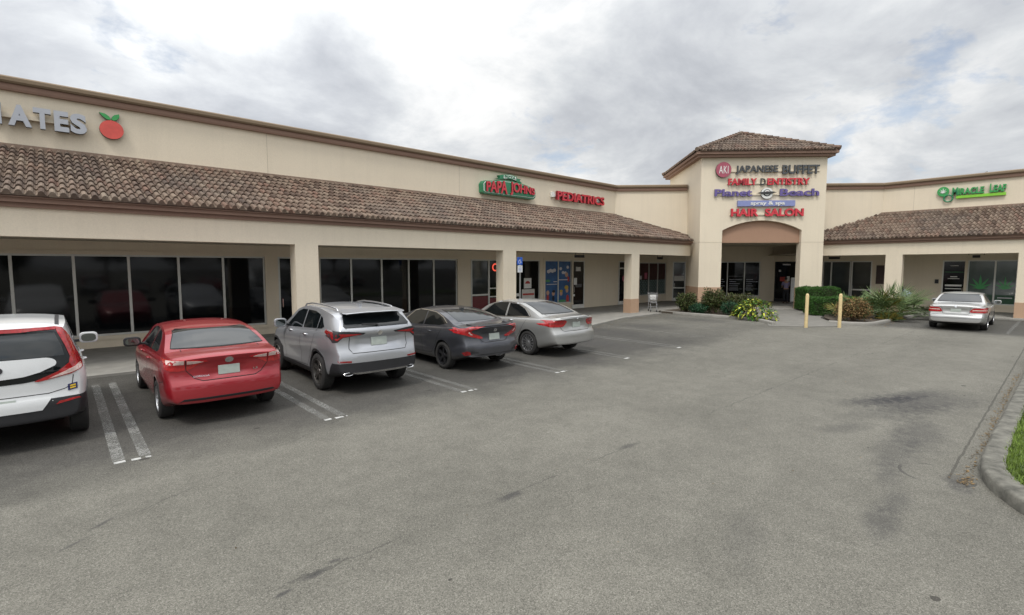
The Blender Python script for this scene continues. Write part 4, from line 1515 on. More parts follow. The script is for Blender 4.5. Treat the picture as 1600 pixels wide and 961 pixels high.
    def decal(s, name, poly, mode, mt, off=.004, step=.05, parent=None, mirror=False, edge=True):
        res = []
        for sg in ((1, -1) if mirror else (1,)):
            md, pp = mode, poly
            if mirror and sg == -1:
                if mode in ('rear', 'top'):
                    pp = [(-a, b_) for a, b_ in poly]
                else:
                    md = 'right' if mode == 'left' else 'left'
            bm = B()
            bm.faces.new([bm.verts.new((a, b_, 0)) for a, b_ in pp])
            xs = [p[0] for p in pp]
            zs = [p[1] for p in pp]
            for lo, hi, ax in ((min(xs), max(xs), 0), (min(zs), max(zs), 1)):
                t = lo + step
                while t < hi - 1e-4:
                    no = (1, 0, 0) if ax == 0 else (0, 1, 0)
                    pc = (t, 0, 0) if ax == 0 else (0, t, 0)
                    bmesh.ops.bisect_plane(bm, geom=bm.verts[:] + bm.edges[:] + bm.faces[:], plane_co=pc, plane_no=no, dist=1e-6)
                    t += step
            bmesh.ops.triangulate(bm, faces=[f for f in bm.faces if len(f.verts) > 4])
            hits = {}
            for v in bm.verts:
                h, n = s.cast(v.co.x, v.co.y, md)
                hits[v] = h + n * off
            if edge:      # rim skirt so that the piece has thickness
                be = [e for e in bm.edges if e.is_boundary]
                bv = {}
                for e in be:
                    for v in e.verts:
                        if v not in bv:
                            h, n = s.cast(v.co.x, v.co.y, md)
                            bv[v] = bm.verts.new(h - n * .01)
                for v, p in hits.items():
                    v.co = p
                for e in be:
                    a, b2 = e.verts
                    try:
                        bm.faces.new((a, b2, bv[b2], bv[a]))
                    except ValueError:
                        pass
            else:
                for v, p in hits.items():
                    v.co = p
            fixn(bm)
            # make sure it faces out
            c = Vector((0, s.P['L'] / 2, .7))
            sm = sum(((f.calc_center_median() - c).dot(f.normal) for f in bm.faces))
            if sm < 0:
                bmesh.ops.reverse_faces(bm, faces=bm.faces[:])
            o = obj(name, bm, mt, parent or s.root)
            smooth_angle(o, 50)
            res.append(o)
        return res if mirror else res[0]
    def band(s, name, mt, planes, off=.004):
        """part of the skin kept between planes (point, normal), set slightly proud"""
        bm = bmesh.new()
        bm.from_mesh(s.bodyobj.data)
        bmesh.ops.delete(bm, geom=[f for f in bm.faces if f.material_index == 1], context='FACES')
        for co, no in planes:
            bmesh.ops.bisect_plane(bm, geom=bm.verts[:] + bm.edges[:] + bm.faces[:], plane_co=co, plane_no=no, clear_outer=True, dist=1e-5)
        bm.normal_update()
        for v in bm.verts:
            v.co += v.normal * off
        for f in bm.faces:
            f.material_index = 0
        o = obj(name, bm, mt, s.root)
        smooth_angle(o, 50)
        return o
    def line(s, pts, mode, w=.008, off=.0022, name='panel_gap', mt='seam', mirror=False, closed=False, coll=None):
        """thin strip following the body"""
        out = coll if coll is not None else B()
        for sg in ((1, -1) if mirror else (1,)):
            md, pp = mode, pts
            if mirror and sg == -1:
                if mode in ('rear', 'top'): pp = [(-a, b_) for a, b_ in pts]
                else: md = 'right' if mode == 'left' else 'left'
            pp = list(pp) + ([pp[0]] if closed else [])
            dense = []
            for (a0, b0), (a1, b1) in zip(pp[:-1], pp[1:]):
                n = max(1, int(math.hypot(a1 - a0, b1 - b0) / .05))
                for k in range(n):
                    dense.append((a0 + (a1 - a0) * k / n, b0 + (b1 - b0) * k / n))
            dense.append(pp[-1])
            prev = None
            for i, (a, b_) in enumerate(dense):
                a0, b0 = dense[max(i - 1, 0)]
                a1, b1 = dense[min(i + 1, len(dense) - 1)]
                l = math.hypot(a1 - a0, b1 - b0) or 1
                nx, nz = -(b1 - b0) / l * w / 2, (a1 - a0) / l * w / 2
                h1, n1 = s.cast(a + nx, b_ + nz, md)
                h2, n2 = s.cast(a - nx, b_ - nz, md)
                cur = (out.verts.new(h1 + n1 * off), out.verts.new(h2 + n2 * off))
                if prev:
                    out.faces.new((prev[0], cur[0], cur[1], prev[1]))
                prev = cur
        if coll is None:
            return obj(name, out, mt, s.root)
    def wheels(s, rim='rim_silver', style=5, twin=False, hub='rim_silver'):
        P = s.P
        W = P['W'] / 2
        r, tw = P['wr'], P.get('tw', .205)
        rr_ = P.get('rr', r * .68)
        for yc in (P['ra'], P['fa']):
            for sx in (-1, 1):
                root = bpy.data.objects.new('wheel', None)
                root.empty_display_size = .1
                COL.objects.link(root)
                root.parent = s.root
                xo = sx * (W - .025)
                root.location = (xo, yc, r)
                # local: outward = -x*? build outward along +x then mirror by sx
                bm = B()
                prof = [(-tw + .02, rr_ - .005), (-tw, rr_ + .02), (-tw, r - .03), (-tw + .02, r - .006), (-tw * .7, r), (-tw * .3, r), (-.02, r - .006), (0, r - .03), (.004, rr_ + .03), (-.004, rr_ + .006), (-.02, rr_ - .006)]
                prof = [(a * sx, b_) for a, b_ in prof]
                lathe(bm, prof, 40, cap=False)
                for k in range(40):      # shallow tread blocks
                    pass
                o = obj('tyre', fixn(bm), 'rubber', root)
                smooth_angle(o, 40)
                bm = B()
                lathe(bm, [(-.012 * sx, rr_), (-.004 * sx, rr_ - .004), (-.006 * sx, rr_ - .018), (-.03 * sx, rr_ - .022), (-.09 * sx, rr_ - .03)], 40, cap=False)
                lathe(bm, [(-.085 * sx, rr_ * .98), (-.10 * sx, .06), (-.10 * sx, .01)], 32, mi=1)
                def spoke(ang, w0, w1, x0_=-.012, x1_=-.03, r0=.05):
                    M4 = Matrix.Rotation(ang, 4, 'X')
                    v = []
                    for (rd, ww, xx) in ((r0, w0, x1_), (rr_ * .55, (w0 + w1) / 2, x1_ * .6 + x0_ * .4), (rr_ - .008, w1, x0_)):
                        for dx, dw in ((0, -ww / 2), (0, ww / 2), (-.03, ww / 2 * .8), (-.03, -ww / 2 * .8)):
                            v.append(bm.verts.new(M4 @ Vector(((xx + dx) * sx, dw, rd))))
                    for j in (0, 4):
                        for q_ in range(4):
                            bm.faces.new((v[j + q_], v[j + (q_ + 1) % 4], v[j + 4 + (q_ + 1) % 4], v[j + 4 + q_]))
                    bm.faces.new(v[0:4])
                    bm.faces.new(v[8:12])
                for k in range(style):
                    a = 2 * PI * k / style + .2
                    if twin:
                        spoke(a - .13, .028, .032)
                        spoke(a + .13, .028, .032)
                    else:
                        spoke(a, .06 if style < 8 else .028, .085 if style < 8 else .03)
                lathe(bm, [(-.05 * sx, .07), (-.022 * sx, .062), (-.018 * sx, .03), (-.016 * sx, .005)], 20)
                o = obj('rim', fixn(bm), [rim, 'arch'], root)
                smooth_angle(o, 35)
    def mirrors(s, y, z, paint, glass='clearmirror', w_=.24, h_=.15, big=1.0):
        W = s.w(y)
        for sx in (-1, 1):
            x0 = sx * (W * .93)
            bm = B()
            M4 = Matrix.Translation((sx * (W + .10), y, z)) @ Matrix.Scale(w_ / 2 * big, 4, (1, 0, 0)) @ Matrix.Scale(.075, 4, (0, 1, 0)) @ Matrix.Scale(h_ / 2 * big, 4, (0, 0, 1))
            bmesh.ops.create_cube(bm, size=2)
            bmesh.ops.bevel(bm, geom=bm.edges[:], offset=.55, segments=4, affect='EDGES', profile=.5)
            for v in bm.verts:
                if v.co.y < -.2:
                    v.co.y = -.2 - (abs(v.co.y) - .2) * .15
            bmesh.ops.transform(bm, matrix=M4, verts=bm.verts[:])
            o = obj('side_mirror', fixn(bm), paint, s.root, True)
            bm = B()
            n = 24
            a = [bm.verts.new((sx * (W + .10) + .80 * w_ / 2 * big * math.copysign(abs(math.cos(t * 2 * PI / n)) ** .7, math.cos(t * 2 * PI / n)), y - .030,
                               z + .74 * h_ / 2 * big * math.copysign(abs(math.sin(t * 2 * PI / n)) ** .7, math.sin(t * 2 * PI / n)))) for t in range(n)]
            f = bm.faces.new(a)
            f.normal_update()
            if f.normal.y > 0: f.normal_flip()
            obj('mirror_glass', bm, glass, o)
            bm = B()
            tube(bm, [(x0 - sx * .05, y + .03, z - .05), (sx * (W + .06), y + .01, z - .04)], [.03, .02], 8)
            obj('mirror_arm', bm, 'black', o)
    def plate(s, z0, z1, hw=.155, x=0.0, mt='plate'):
        o = s.decal('license_plate', [(x - hw, z0), (x + hw, z0), (x + hw, z1), (x - hw, z1)], 'rear', mt, .012, .4)
        return o
    def disc(s, name, x, z, r, mt, off=.01, inner=None, mode='rear'):
        n = 20
        poly = [(x + r * math.cos(2 * PI * k / n), z + r * math.sin(2 * PI * k / n) * .75) for k in range(n)]
        return s.decal(name, poly, mode, mt, off, .5)
    def handles(s, ys, z, mt):
        for sx in (-1, 1):
            for y in ys:
                h, n = s.cast(y, z, 'left' if sx < 0 else 'right')
                bm = B()
                tube(bm, [h + Vector((-sx * .005, -.10, 0)), h + Vector((sx * .03, -.07, .004)), h + Vector((sx * .034, .03, .004)), h + Vector((-sx * .005, .09, 0))], .014, 8)
                obj('door_handle', bm, mt, s.root, True)
    def exhaust(s, x, z, w_=.09, y=.02):
        bm = B()
        n = 20
        prof = []
        for (yy, k) in ((y + .25, .9), (y, 1.0), (y, .82), (y + .2, .75)):
            prof.append([bm.verts.new((x + w_ * k * math.cos(2 * PI * j / n), yy, z + .032 * k * math.sin(2 * PI * j / n))) for j in range(n)])
        for a, b_ in zip(prof[:-1], prof[1:]):
            for j in range(n):
                bm.faces.new((a[j], a[(j + 1) % n], b_[(j + 1) % n], b_[j]))
        bm.faces.new(prof[-1]).material_index = 1
        obj('exhaust_tip', fixn(bm), ['chrome', 'arch'], s.root, True)
M['clearmirror'] = mat('mirror_glass', (.20, .22, .22), .03, 1.0, var=.02)
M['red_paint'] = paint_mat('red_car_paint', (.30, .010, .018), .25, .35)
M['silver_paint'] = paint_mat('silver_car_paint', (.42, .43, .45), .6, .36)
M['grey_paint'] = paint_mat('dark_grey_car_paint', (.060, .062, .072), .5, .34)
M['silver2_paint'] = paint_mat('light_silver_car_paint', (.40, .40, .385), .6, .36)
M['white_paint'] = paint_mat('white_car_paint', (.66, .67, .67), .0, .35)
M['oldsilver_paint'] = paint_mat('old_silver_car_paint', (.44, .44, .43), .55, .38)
def bump(x0, x1, z0, z1, d, sx=.05, sz=.04):
    """push the rear skin in (d > 0) inside a soft rectangle of |x| and z"""
    return lambda x, z: d * (sst(x0 - sx, x0 + sx, x) if x0 > 0 else 1) * (1 - sst(x1 - sx, x1 + sx, x)) * sst(z0 - sz, z0 + sz, z) * (1 - sst(z1 - sz, z1 + sz, z))
def side_windows(c, polys, mt='carglass', trim=None):
    for sd in ('left', 'right'):
        for poly in polys:
            o = c.decal('side_window', poly, sd, mt, .003, .06)
        if trim:
            c.line(trim, sd, .018, .006, 'window_trim', 'chrome')

# --- red compact sedan
def red_sedan(loc, rz, label):
    P = dict(L=4.72, W=1.81, wr=.325, tw=.205, rr=.215, ra=1.03, fa=3.80, zb=.20, paint='red_paint', tumble=.40, round=.05, bow=.12, waist=.02,
             top=[(0, 1.10), (.12, 1.135), (.42, 1.15), (.58, 1.165), (.9, 1.285), (1.25, 1.405), (1.6, 1.462), (2.1, 1.495), (2.5, 1.49), (2.9, 1.42), (3.35, 1.2), (3.7, 1.03), (4.2, .95), (4.5, .84), (4.72, .70)],
             belt=[(0, 1.03), (.5, 1.055), (1.4, 1.03), (2.4, .97), (3.5, .93), (4.3, .80), (4.72, .62)],
             w=[(0, .84), (.25, .875), (.9, .90), (3.6, .90), (4.3, .86), (4.72, .76)],
             rear=[(.20, .16), (.27, .07), (.36, .02), (.46, .0), (.60, .005), (.68, .02), (.72, .055), (.82, .085), (.95, .085), (1.04, .05), (1.10, .035), (1.16, .07)],
             front=[(.2, .05), (.5, 0), (.8, .08), (1.1, .3)], mods=[bump(0, .28, .76, .93, .02)])
    c = Car(P, 'sedan', label, 'car', loc, rz, 'cars parked nose-in at the covered walk')
    c.decal('rear_window', [(-.69, 1.17), (.69, 1.17), (.66, 1.24), (.56, 1.40), (.52, 1.418), (-.52, 1.418), (-.56, 1.40), (-.66, 1.24)], 'rear', 'carglass2', .006, .018)
    c.line([(-.565, 1.403), (-.665, 1.24), (-.695, 1.166), (.695, 1.166), (.665, 1.24), (.565, 1.403)], 'rear', .012, .003, 'window_seal')
    side_windows(c, [[(1.16, 1.12), (1.28, 1.075), (1.98, 1.045), (1.98, 1.40), (1.6, 1.37), (1.36, 1.28)], [(2.05, 1.043), (3.05, 1.0), (3.12, 1.04), (2.72, 1.36), (2.4, 1.405), (2.05, 1.405)]])
    for sx in (1, -1):
        outer = [(.60, .90), (.70, .885), (.80, .90), (.845, .93), (.84, 1.05), (.78, 1.068), (.60, 1.06)]
        lo = [(sx * a, b_) for a, b_ in outer]
        l = c.decal('taillight', lo, 'rear', 'lens', .010, .04)
        c.decal('reversing_lens', [(sx * a, b_) for a, b_ in [(.61, .995), (.82, 1.0), (.82, 1.045), (.77, 1.058), (.61, 1.053)]], 'rear', 'clear', .014, .04, parent=l)
        l = c.decal('taillight', [(sx * a, b_) for a, b_ in [(.58, .885), (.585, 1.055), (.44, 1.045), (.30, 1.02), (.40, .985), (.50, .93)]], 'rear', 'lens', .010, .04)
        c.decal('reversing_lens', [(sx * a, b_) for a, b_ in [(.575, .995), (.577, 1.045), (.44, 1.036), (.36, 1.018), (.46, 1.0)]], 'rear', 'clear', .014, .04, parent=l)
    g = B()
    c.line([(-.575, 1.15), (-.59, 1.06), (-.585, .88), (-.48, .76), (-.38, .715), (.38, .715), (.48, .76), (.585, .88), (.59, 1.06), (.575, 1.15)], 'rear', .012, coll=g)
    for sd in ('left', 'right'):
        c.line([(2.015, .98), (2.02, .6), (1.98, .34), (3.0, .33), (3.12, .5), (3.1, 1.0)], sd, .009, coll=g)
        c.line([(1.98, .34), (1.55, .36), (1.33, .62), (1.12, 1.02)], sd, .009, coll=g)
        c.line([(.50, 1.07), (.42, .86), (.36, .72), (.66, .66)], sd, .008, coll=g)
    obj('panel_gap', g, 'seam', c.root)
    c.plate(.775, .925)
    c.disc('badge', 0, 1.015, .062, 'chrome', .012)
    for b in text_pieces('COROLLA', -.50, -.28, .775, .80, .004, bold=.01, per_letter=False, flat=True):
        for v in b.verts:
            h, n = c.cast(v.co.x, v.co.z, 'rear')
            v.co = h + n * .006
        obj('lettering', b, 'chrome', c.root)
    for b in text_pieces('LE', .36, .43, .80, .83, .004, bold=.01, per_letter=False, flat=True):
        for v in b.verts:
            h, n = c.cast(v.co.x, v.co.z, 'rear')
            v.co = h + n * .006
        obj('lettering', b, 'chrome', c.root)
    c.decal('bumper_insert', [(-.66, .365), (.66, .365), (.72, .40), (.64, .455), (-.64, .455), (-.72, .40)], 'rear', 'black', .006, .06)
    c.wheels('rim_silver', 10, False)
    c.mirrors(3.0, 1.07, 'black', w_=.27, h_=.17)
    c.handles((1.75, 2.85), .93, 'red_paint')
    return c

# --- silver crossover
def silver_suv(loc, rz, label):
    P = dict(L=4.70, W=1.90, wr=.375, tw=.23, rr=.255, ra=1.02, fa=3.72, zb=.25, zbr=.40, paint='silver_paint', tumble=.33, round=.05, bow=.12, shoulder=.94, waist=.03, crown=.06,
             top=[(0, 1.52), (.2, 1.585), (.45, 1.625), (.9, 1.665), (1.5, 1.70), (2.1, 1.70), (2.6, 1.63), (3.1, 1.36), (3.5, 1.17), (4.1, 1.08), (4.5, .95), (4.70, .80)],
             belt=[(0, 1.25), (.4, 1.27), (1.2, 1.19), (2.2, 1.12), (3.4, 1.06), (4.3, .92), (4.70, .72)],
             w=[(0, .87), (.3, .92), (.9, .945), (1.5, .93), (2.5, .93), (3.7, .94), (4.3, .88), (4.7, .76)],
             rear=[(.25, .16), (.36, .06), (.46, .0), (.66, .0), (.80, .01), (.88, .055), (.98, .085), (1.10, .09), (1.18, .06), (1.24, .05), (1.33, .10), (1.45, .23), (1.52, .30), (1.57, .24), (1.62, .24)],
             front=[(.2, .05), (.5, 0), (.9, .1), (1.1, .3)], mods=[bump(0, .46, .93, 1.13, .03)], roundz=.02)
    c = Car(P, 'crossover', label, 'car', loc, rz, 'cars parked nose-in at the covered walk')
    c.decal('rear_window', [(-.67, 1.315), (.67, 1.315), (.70, 1.35), (.60, 1.565), (-.60, 1.565), (-.70, 1.35)], 'rear', 'carglass', .006, .018)
    bm = B()      # roof spoiler
    sp = [(-.62, .18), (-.66, .30), (-.60, .62), (.60, .62), (.66, .30), (.62, .18), (.3, .13), (-.3, .13)]
    prism(bm, sp, 0, .024)
    for v in bm.verts:
        v.co.z += 1.598 + (v.co.y - .13) * .12 - (abs(v.co.x) / .66) ** 3 * .035
    o = obj('spoiler', fixn(bm), 'silver_paint', c.root)
    bv = o.modifiers.new('bevel', 'BEVEL')
    bv.width = .01
    side_windows(c, [[(.72, 1.31), (.86, 1.265), (1.10, 1.25), (1.08, 1.50), (.95, 1.47)], [(1.14, 1.248), (1.98, 1.195), (1.98, 1.575), (1.5, 1.57), (1.14, 1.52)],
                     [(2.05, 1.19), (3.0, 1.135), (3.08, 1.17), (2.62, 1.50), (2.35, 1.565), (2.05, 1.575)]])
    for sx in (1, -1):
        l = c.decal('taillight', [(sx * a, b_) for a, b_ in [(.935, 1.235), (.90, 1.27), (.62, 1.255), (.30, 1.215), (.34, 1.185), (.55, 1.165), (.72, 1.14), (.82, 1.05), (.88, 1.045), (.90, 1.12)]], 'rear', 'black', .008, .04)
        c.decal('brake_lens', [(sx * a, b_) for a, b_ in [(.80, 1.215), (.62, 1.208), (.38, 1.198), (.42, 1.186), (.58, 1.172), (.72, 1.152), (.82, 1.085), (.845, 1.10), (.76, 1.17)]], 'rear', 'lens', .014, .04, parent=l)
        c.decal('reflector', [(sx * a, b_) for a, b_ in [(.60, .655), (.82, .665), (.84, .70), (.60, .69)]], 'rear', 'lens2', .010, .05)
    for sd in ('left', 'right'):
        c.decal('taillight', [(.10, 1.23), (.62, 1.275), (.58, 1.22), (.35, 1.14), (.22, 1.08)], sd, 'lens2', .006, .04)
    g = B()
    c.line([(-.66, 1.31), (-.60, 1.12), (-.62, .92), (-.56, .83), (.56, .83), (.62, .92), (.60, 1.12), (.66, 1.31)], 'rear', .012, coll=g)
    for sd in ('left', 'right'):
        c.line([(2.015, 1.19), (2.02, .8), (1.98, .42), (3.0, .40), (3.08, .6), (3.1, 1.13)], sd, .009, coll=g)
        c.line([(1.98, .42), (1.62, .43), (1.46, .7), (1.20, 1.0), (1.10, 1.25)], sd, .009, coll=g)
    obj('panel_gap', g, 'seam', c.root)
    c.band('rear_bumper_cladding', 'black', [((0, 0, .645), (0, 0, 1)), ((0, .50, 0), (0, 1, 0)), ((0, .30, .645), (0, .8, .6))])
    c.band('sill_cladding', 'black', [((0, 0, .40), (0, 0, 1))], .005)
    c.decal('skid_trim', [(-.48, .425), (.48, .425), (.56, .44), (.60, .455), (-.60, .455), (-.56, .44)], 'rear', 'chrome', .016, .06)
    for sd in ('left', 'right'):
        c.decal('wheel_arch_cladding', [(P['ra'] + (P['wr'] + r_) * math.cos(R(a)), P['wr'] + (P['wr'] + r_) * math.sin(R(a))) for r_, rng_ in ((.055, range(0, 181, 12)), (.105, range(180, -1, -12))) for a in rng_], sd, 'black', .007, .08)
        c.decal('wheel_arch_cladding', [(P['fa'] + (P['wr'] + r_) * math.cos(R(a)), P['wr'] + (P['wr'] + r_) * math.sin(R(a))) for r_, rng_ in ((.055, range(0, 181, 12)), (.105, range(180, -1, -12))) for a in rng_], sd, 'black', .007, .08)
    c.plate(.945, 1.11, .165)
    c.disc('badge', 0, 1.20, .055, 'chrome', .012)
    bm = B()
    h, n = c.cast(-.04, 1.345, 'rear')
    tube(bm, [h + Vector((.02, -.03, 0)), h + Vector((-.02, -.02, .03)), h + Vector((-.30, .02, .045))], [.025, .014, .008], 8)
    obj('rear_wiper', bm, 'black', c.root)
    for sx in (-1, 1):
        bm = B()
        pts = []
        for y in (.62, .72, 1.1, 1.6, 2.1, 2.45, 2.55):
            h, n = c.cast(sx * .60, y, 'top')
            pts.append(h + Vector((0, 0, .0 if y in (.62, 2.55) else .045)))
        tube(bm, pts, .017, 8)
        obj('roof_rail', bm, 'rim_silver', c.root, True)
        c.exhaust(sx * .66, .435, .10, .05)
    bm = B()
    h, n = c.cast(0, 1.0, 'top')
    prism(bm, [(-.03, .95), (.03, .95), (.012, 1.12), (-.012, 1.12)], h.z - .02, h.z + .05)
    obj('antenna_fin', fixn(bm), 'silver_paint', c.root)
    c.wheels('rim_grey', 5, True)
    c.mirrors(3.0, 1.22, 'silver_paint', w_=.26, h_=.2)
    c.handles((1.72, 2.72), 1.08, 'chrome')
    return c

# --- dark grey fastback sedan
def grey_sedan(loc, rz, label):
    P = dict(L=4.72, W=1.85, wr=.335, tw=.22, rr=.235, ra=1.02, fa=3.78, zb=.19, paint='grey_paint', tumble=.42, round=.05, bow=.17, waist=.03,
             top=[(0, 1.09), (.10, 1.125), (.32, 1.115), (.5, 1.145), (.9, 1.26), (1.4, 1.38), (1.8, 1.44), (2.2, 1.455), (2.6, 1.42), (3.0, 1.30), (3.4, 1.10), (3.8, .96), (4.3, .88), (4.72, .66)],
             belt=[(0, 1.02), (.4, 1.055), (1.3, 1.01), (2.3, .95), (3.5, .90), (4.3, .78), (4.72, .58)],
             w=[(0, .84), (.3, .90), (.95, .925), (1.7, .905), (2.6, .905), (3.7, .915), (4.3, .87), (4.72, .74)],
             rear=[(.2, .16), (.28, .06), (.38, .0), (.55, .0), (.66, .02), (.73, .06), (.85, .085), (.98, .06), (1.07, .0), (1.12, -.01), (1.16, .03)],
             front=[(.2, .05), (.5, 0), (.8, .1), (1.1, .3)], mods=[bump(0, .40, .72, .94, .03), bump(.60, .80, .38, .52, .03)])
    c = Car(P, 'sedan', label, 'car', loc, rz, 'cars parked nose-in at the covered walk')
    c.decal('rear_window', [(-.62, 1.175), (.62, 1.175), (.60, 1.24), (.50, 1.395), (-.50, 1.395), (-.60, 1.24)], 'rear', 'carglass2', .006, .018)
    side_windows(c, [[(.92, 1.12), (1.25, 1.06), (1.98, 1.02), (1.98, 1.355), (1.6, 1.335), (1.2, 1.24)], [(2.05, 1.018), (3.1, .965), (3.15, .99), (2.66, 1.32), (2.4, 1.365), (2.05, 1.365)]],
                 trim=[(.92, 1.13), (1.2, 1.26), (1.6, 1.352), (2.0, 1.378), (2.4, 1.382), (2.66, 1.335), (3.1, 1.02)])
    for sx in (1, -1):
        out = [(.30, 1.105), (.50, 1.10), (.72, 1.075), (.90, 1.02), (.93, .97), (.88, .93), (.70, .87), (.46, .80), (.36, .79), (.33, .82), (.44, .87), (.60, .93), (.66, .98), (.62, 1.03), (.50, 1.06), (.32, 1.085)]
        l = c.decal('taillight', [(sx * a, b_) for a, b_ in out], 'rear', 'lens', .012, .035)
        c.decal('reversing_lens', [(sx * a, b_) for a, b_ in [(.60, .895), (.66, .90), (.72, .955), (.69, .985), (.67, .94)]], 'rear', 'clear', .017, .04, parent=l)
        c.decal('fog_reflector', [(sx * a, b_) for a, b_ in [(.68, .43), (.80, .42), (.84, .48), (.78, .525), (.70, .50)]], 'rear', 'lens2', .012, .05)
        c.decal('bumper_vent', [(sx * a, b_) for a, b_ in [(.50, .47), (.68, .44), (.70, .49), (.68, .52), (.52, .50)]], 'rear', 'black', .005, .05)
    for sd in ('left', 'right'):
        c.decal('taillight', [(.12, 1.02), (.50, 1.055), (.66, 1.06), (.42, .99), (.2, .93)], sd, 'lens', .006, .04)
    g = B()
    c.line([(-.62, 1.14), (-.62, 1.08)], 'rear', .012, coll=g)
    c.line([(-.44, .80), (-.36, .72), (-.30, .705), (.30, .705), (.36, .72), (.44, .80)], 'rear', .012, coll=g)
    for sd in ('left', 'right'):
        c.line([(2.015, .96), (2.02, .6), (1.98, .33), (3.05, .32), (3.16, .5), (3.12, .96)], sd, .009, coll=g)
        c.line([(1.98, .33), (1.55, .35), (1.33, .62), (1.05, 1.0)], sd, .009, coll=g)
    obj('panel_gap', g, 'seam', c.root)
    c.decal('spoiler_lip', [(-.60, 1.085), (.60, 1.085), (.58, 1.112), (-.58, 1.112)], 'rear', 'black', .02, .05)
    c.plate(.745, .90, .155)
    c.disc('badge', 0, .985, .05, 'chrome', .012)
    c.decal('rear_diffuser', [(-.66, .362), (.66, .362), (.66, .40), (.5, .435), (-.5, .435), (-.66, .40)], 'rear', 'black', .006, .06)
    c.exhaust(0.12, .375, .13, .05)
    c.wheels('rim_dark', 5, True)
    c.mirrors(3.0, 1.03, 'grey_paint', w_=.25, h_=.16)
    c.handles((1.62, 2.75), .89, 'grey_paint')
    bm = B()
    h, n = c.cast(0, 1.45, 'top')
    prism(bm, [(-.03, 1.4), (.03, 1.4), (.012, 1.55), (-.012, 1.55)], h.z - .02, h.z + .05)
    obj('antenna_fin', fixn(bm), 'grey_paint', c.root)
    return c

# --- light silver midsize sedan
def silver_sedan(loc, rz, label):
    P = dict(L=4.98, W=1.89, wr=.345, tw=.22, rr=.245, ra=1.13, fa=4.0, zb=.20, paint='silver2_paint', tumble=.38, round=.05, bow=.15, waist=.016,
             top=[(0, 1.10), (.10, 1.135), (.35, 1.13), (.55, 1.14), (.9, 1.25), (1.35, 1.405), (1.7, 1.485), (2.2, 1.52), (2.6, 1.50), (3.05, 1.40), (3.6, 1.12), (4.0, 1.0), (4.5, .92), (4.98, .68)],
             belt=[(0, 1.03), (.5, 1.055), (1.5, 1.02), (2.5, .98), (3.7, .93), (4.5, .80), (4.98, .6)],
             w=[(0, .86), (.3, .91), (1.0, .94), (3.9, .94), (4.5, .88), (4.98, .76)],
             rear=[(.2, .14), (.30, .04), (.42, .0), (.62, .0), (.70, .02), (.74, .07), (.88, .095), (1.0, .075), (1.08, .03), (1.12, .015), (1.16, .04)],
             front=[(.2, .05), (.5, 0), (.8, .1), (1.1, .3)], mods=[bump(0, .30, .80, .98, .02)])
    c = Car(P, 'sedan', label, 'car', loc, rz, 'cars parked nose-in at the covered walk')
    c.decal('rear_window', [(-.66, 1.175), (.66, 1.175), (.64, 1.23), (.55, 1.455), (-.55, 1.455), (-.64, 1.23)], 'rear', 'carglass2', .006, .018)
    c.line([(-.56, 1.45), (-.65, 1.23), (-.67, 1.168), (.67, 1.168), (.65, 1.23), (.56, 1.45)], 'rear', .012, .003, 'window_seal')
    side_windows(c, [[(1.12, 1.10), (2.1, 1.05), (2.1, 1.425), (1.75, 1.41), (1.4, 1.30)], [(2.17, 1.048), (3.25, 1.0), (3.33, 1.03), (2.85, 1.37), (2.55, 1.43), (2.17, 1.435)]],
                 trim=[(3.36, 1.0), (2.2, 1.035), (1.12, 1.085), (1.06, 1.11), (1.38, 1.32), (1.75, 1.428), (2.1, 1.447), (2.55, 1.447), (2.87, 1.385), (3.38, 1.02)])
    for sx in (1, -1):
        l = c.decal('taillight', [(sx * a, b_) for a, b_ in [(.40, 1.005), (.46, 1.04), (.88, 1.04), (.93, 1.01), (.92, .90), (.86, .855), (.56, .855), (.50, .87), (.44, .93)]], 'rear', 'lens', .010, .04)
        c.decal('lamp_band', [(sx * a, b_) for a, b_ in [(.50, .94), (.87, .94), (.87, .975), (.48, .975)]], 'rear', 'lens2', .014, .05, parent=l)
    g = B()
    c.line([(-.60, 1.16), (-.61, .86), (-.54, .76), (-.48, .735), (.48, .735), (.54, .76), (.61, .86), (.60, 1.16)], 'rear', .012, coll=g)
    c.line([(-.60, 1.10), (.60, 1.10)], 'rear', .012, coll=g)
    for sd in ('left', 'right'):
        c.line([(2.135, .99), (2.14, .6), (2.1, .33), (3.2, .33), (3.35, .5), (3.33, .98)], sd, .009, coll=g)
        c.line([(2.1, .33), (1.68, .36), (1.46, .62), (1.18, 1.02)], sd, .009, coll=g)
    obj('panel_gap', g, 'seam', c.root)
    c.plate(.815, .965, .155)
    c.disc('badge', 0, 1.04, .055, 'chrome', .012)
    c.line([(-.86, .60), (-.4, .585), (.4, .585), (.86, .60)], 'rear', .014, .004, 'bumper_crease', 'silver2_paint')
    c.decal('rear_valance', [(-.72, .365), (.72, .365), (.72, .395), (-.72, .395)], 'rear', 'black', .006, .06)
    c.wheels('rim_silver', 14, False)
    c.mirrors(3.2, 1.07, 'silver2_paint', w_=.25, h_=.17)
    c.handles((1.85, 2.95), .95, 'chrome')
    return c

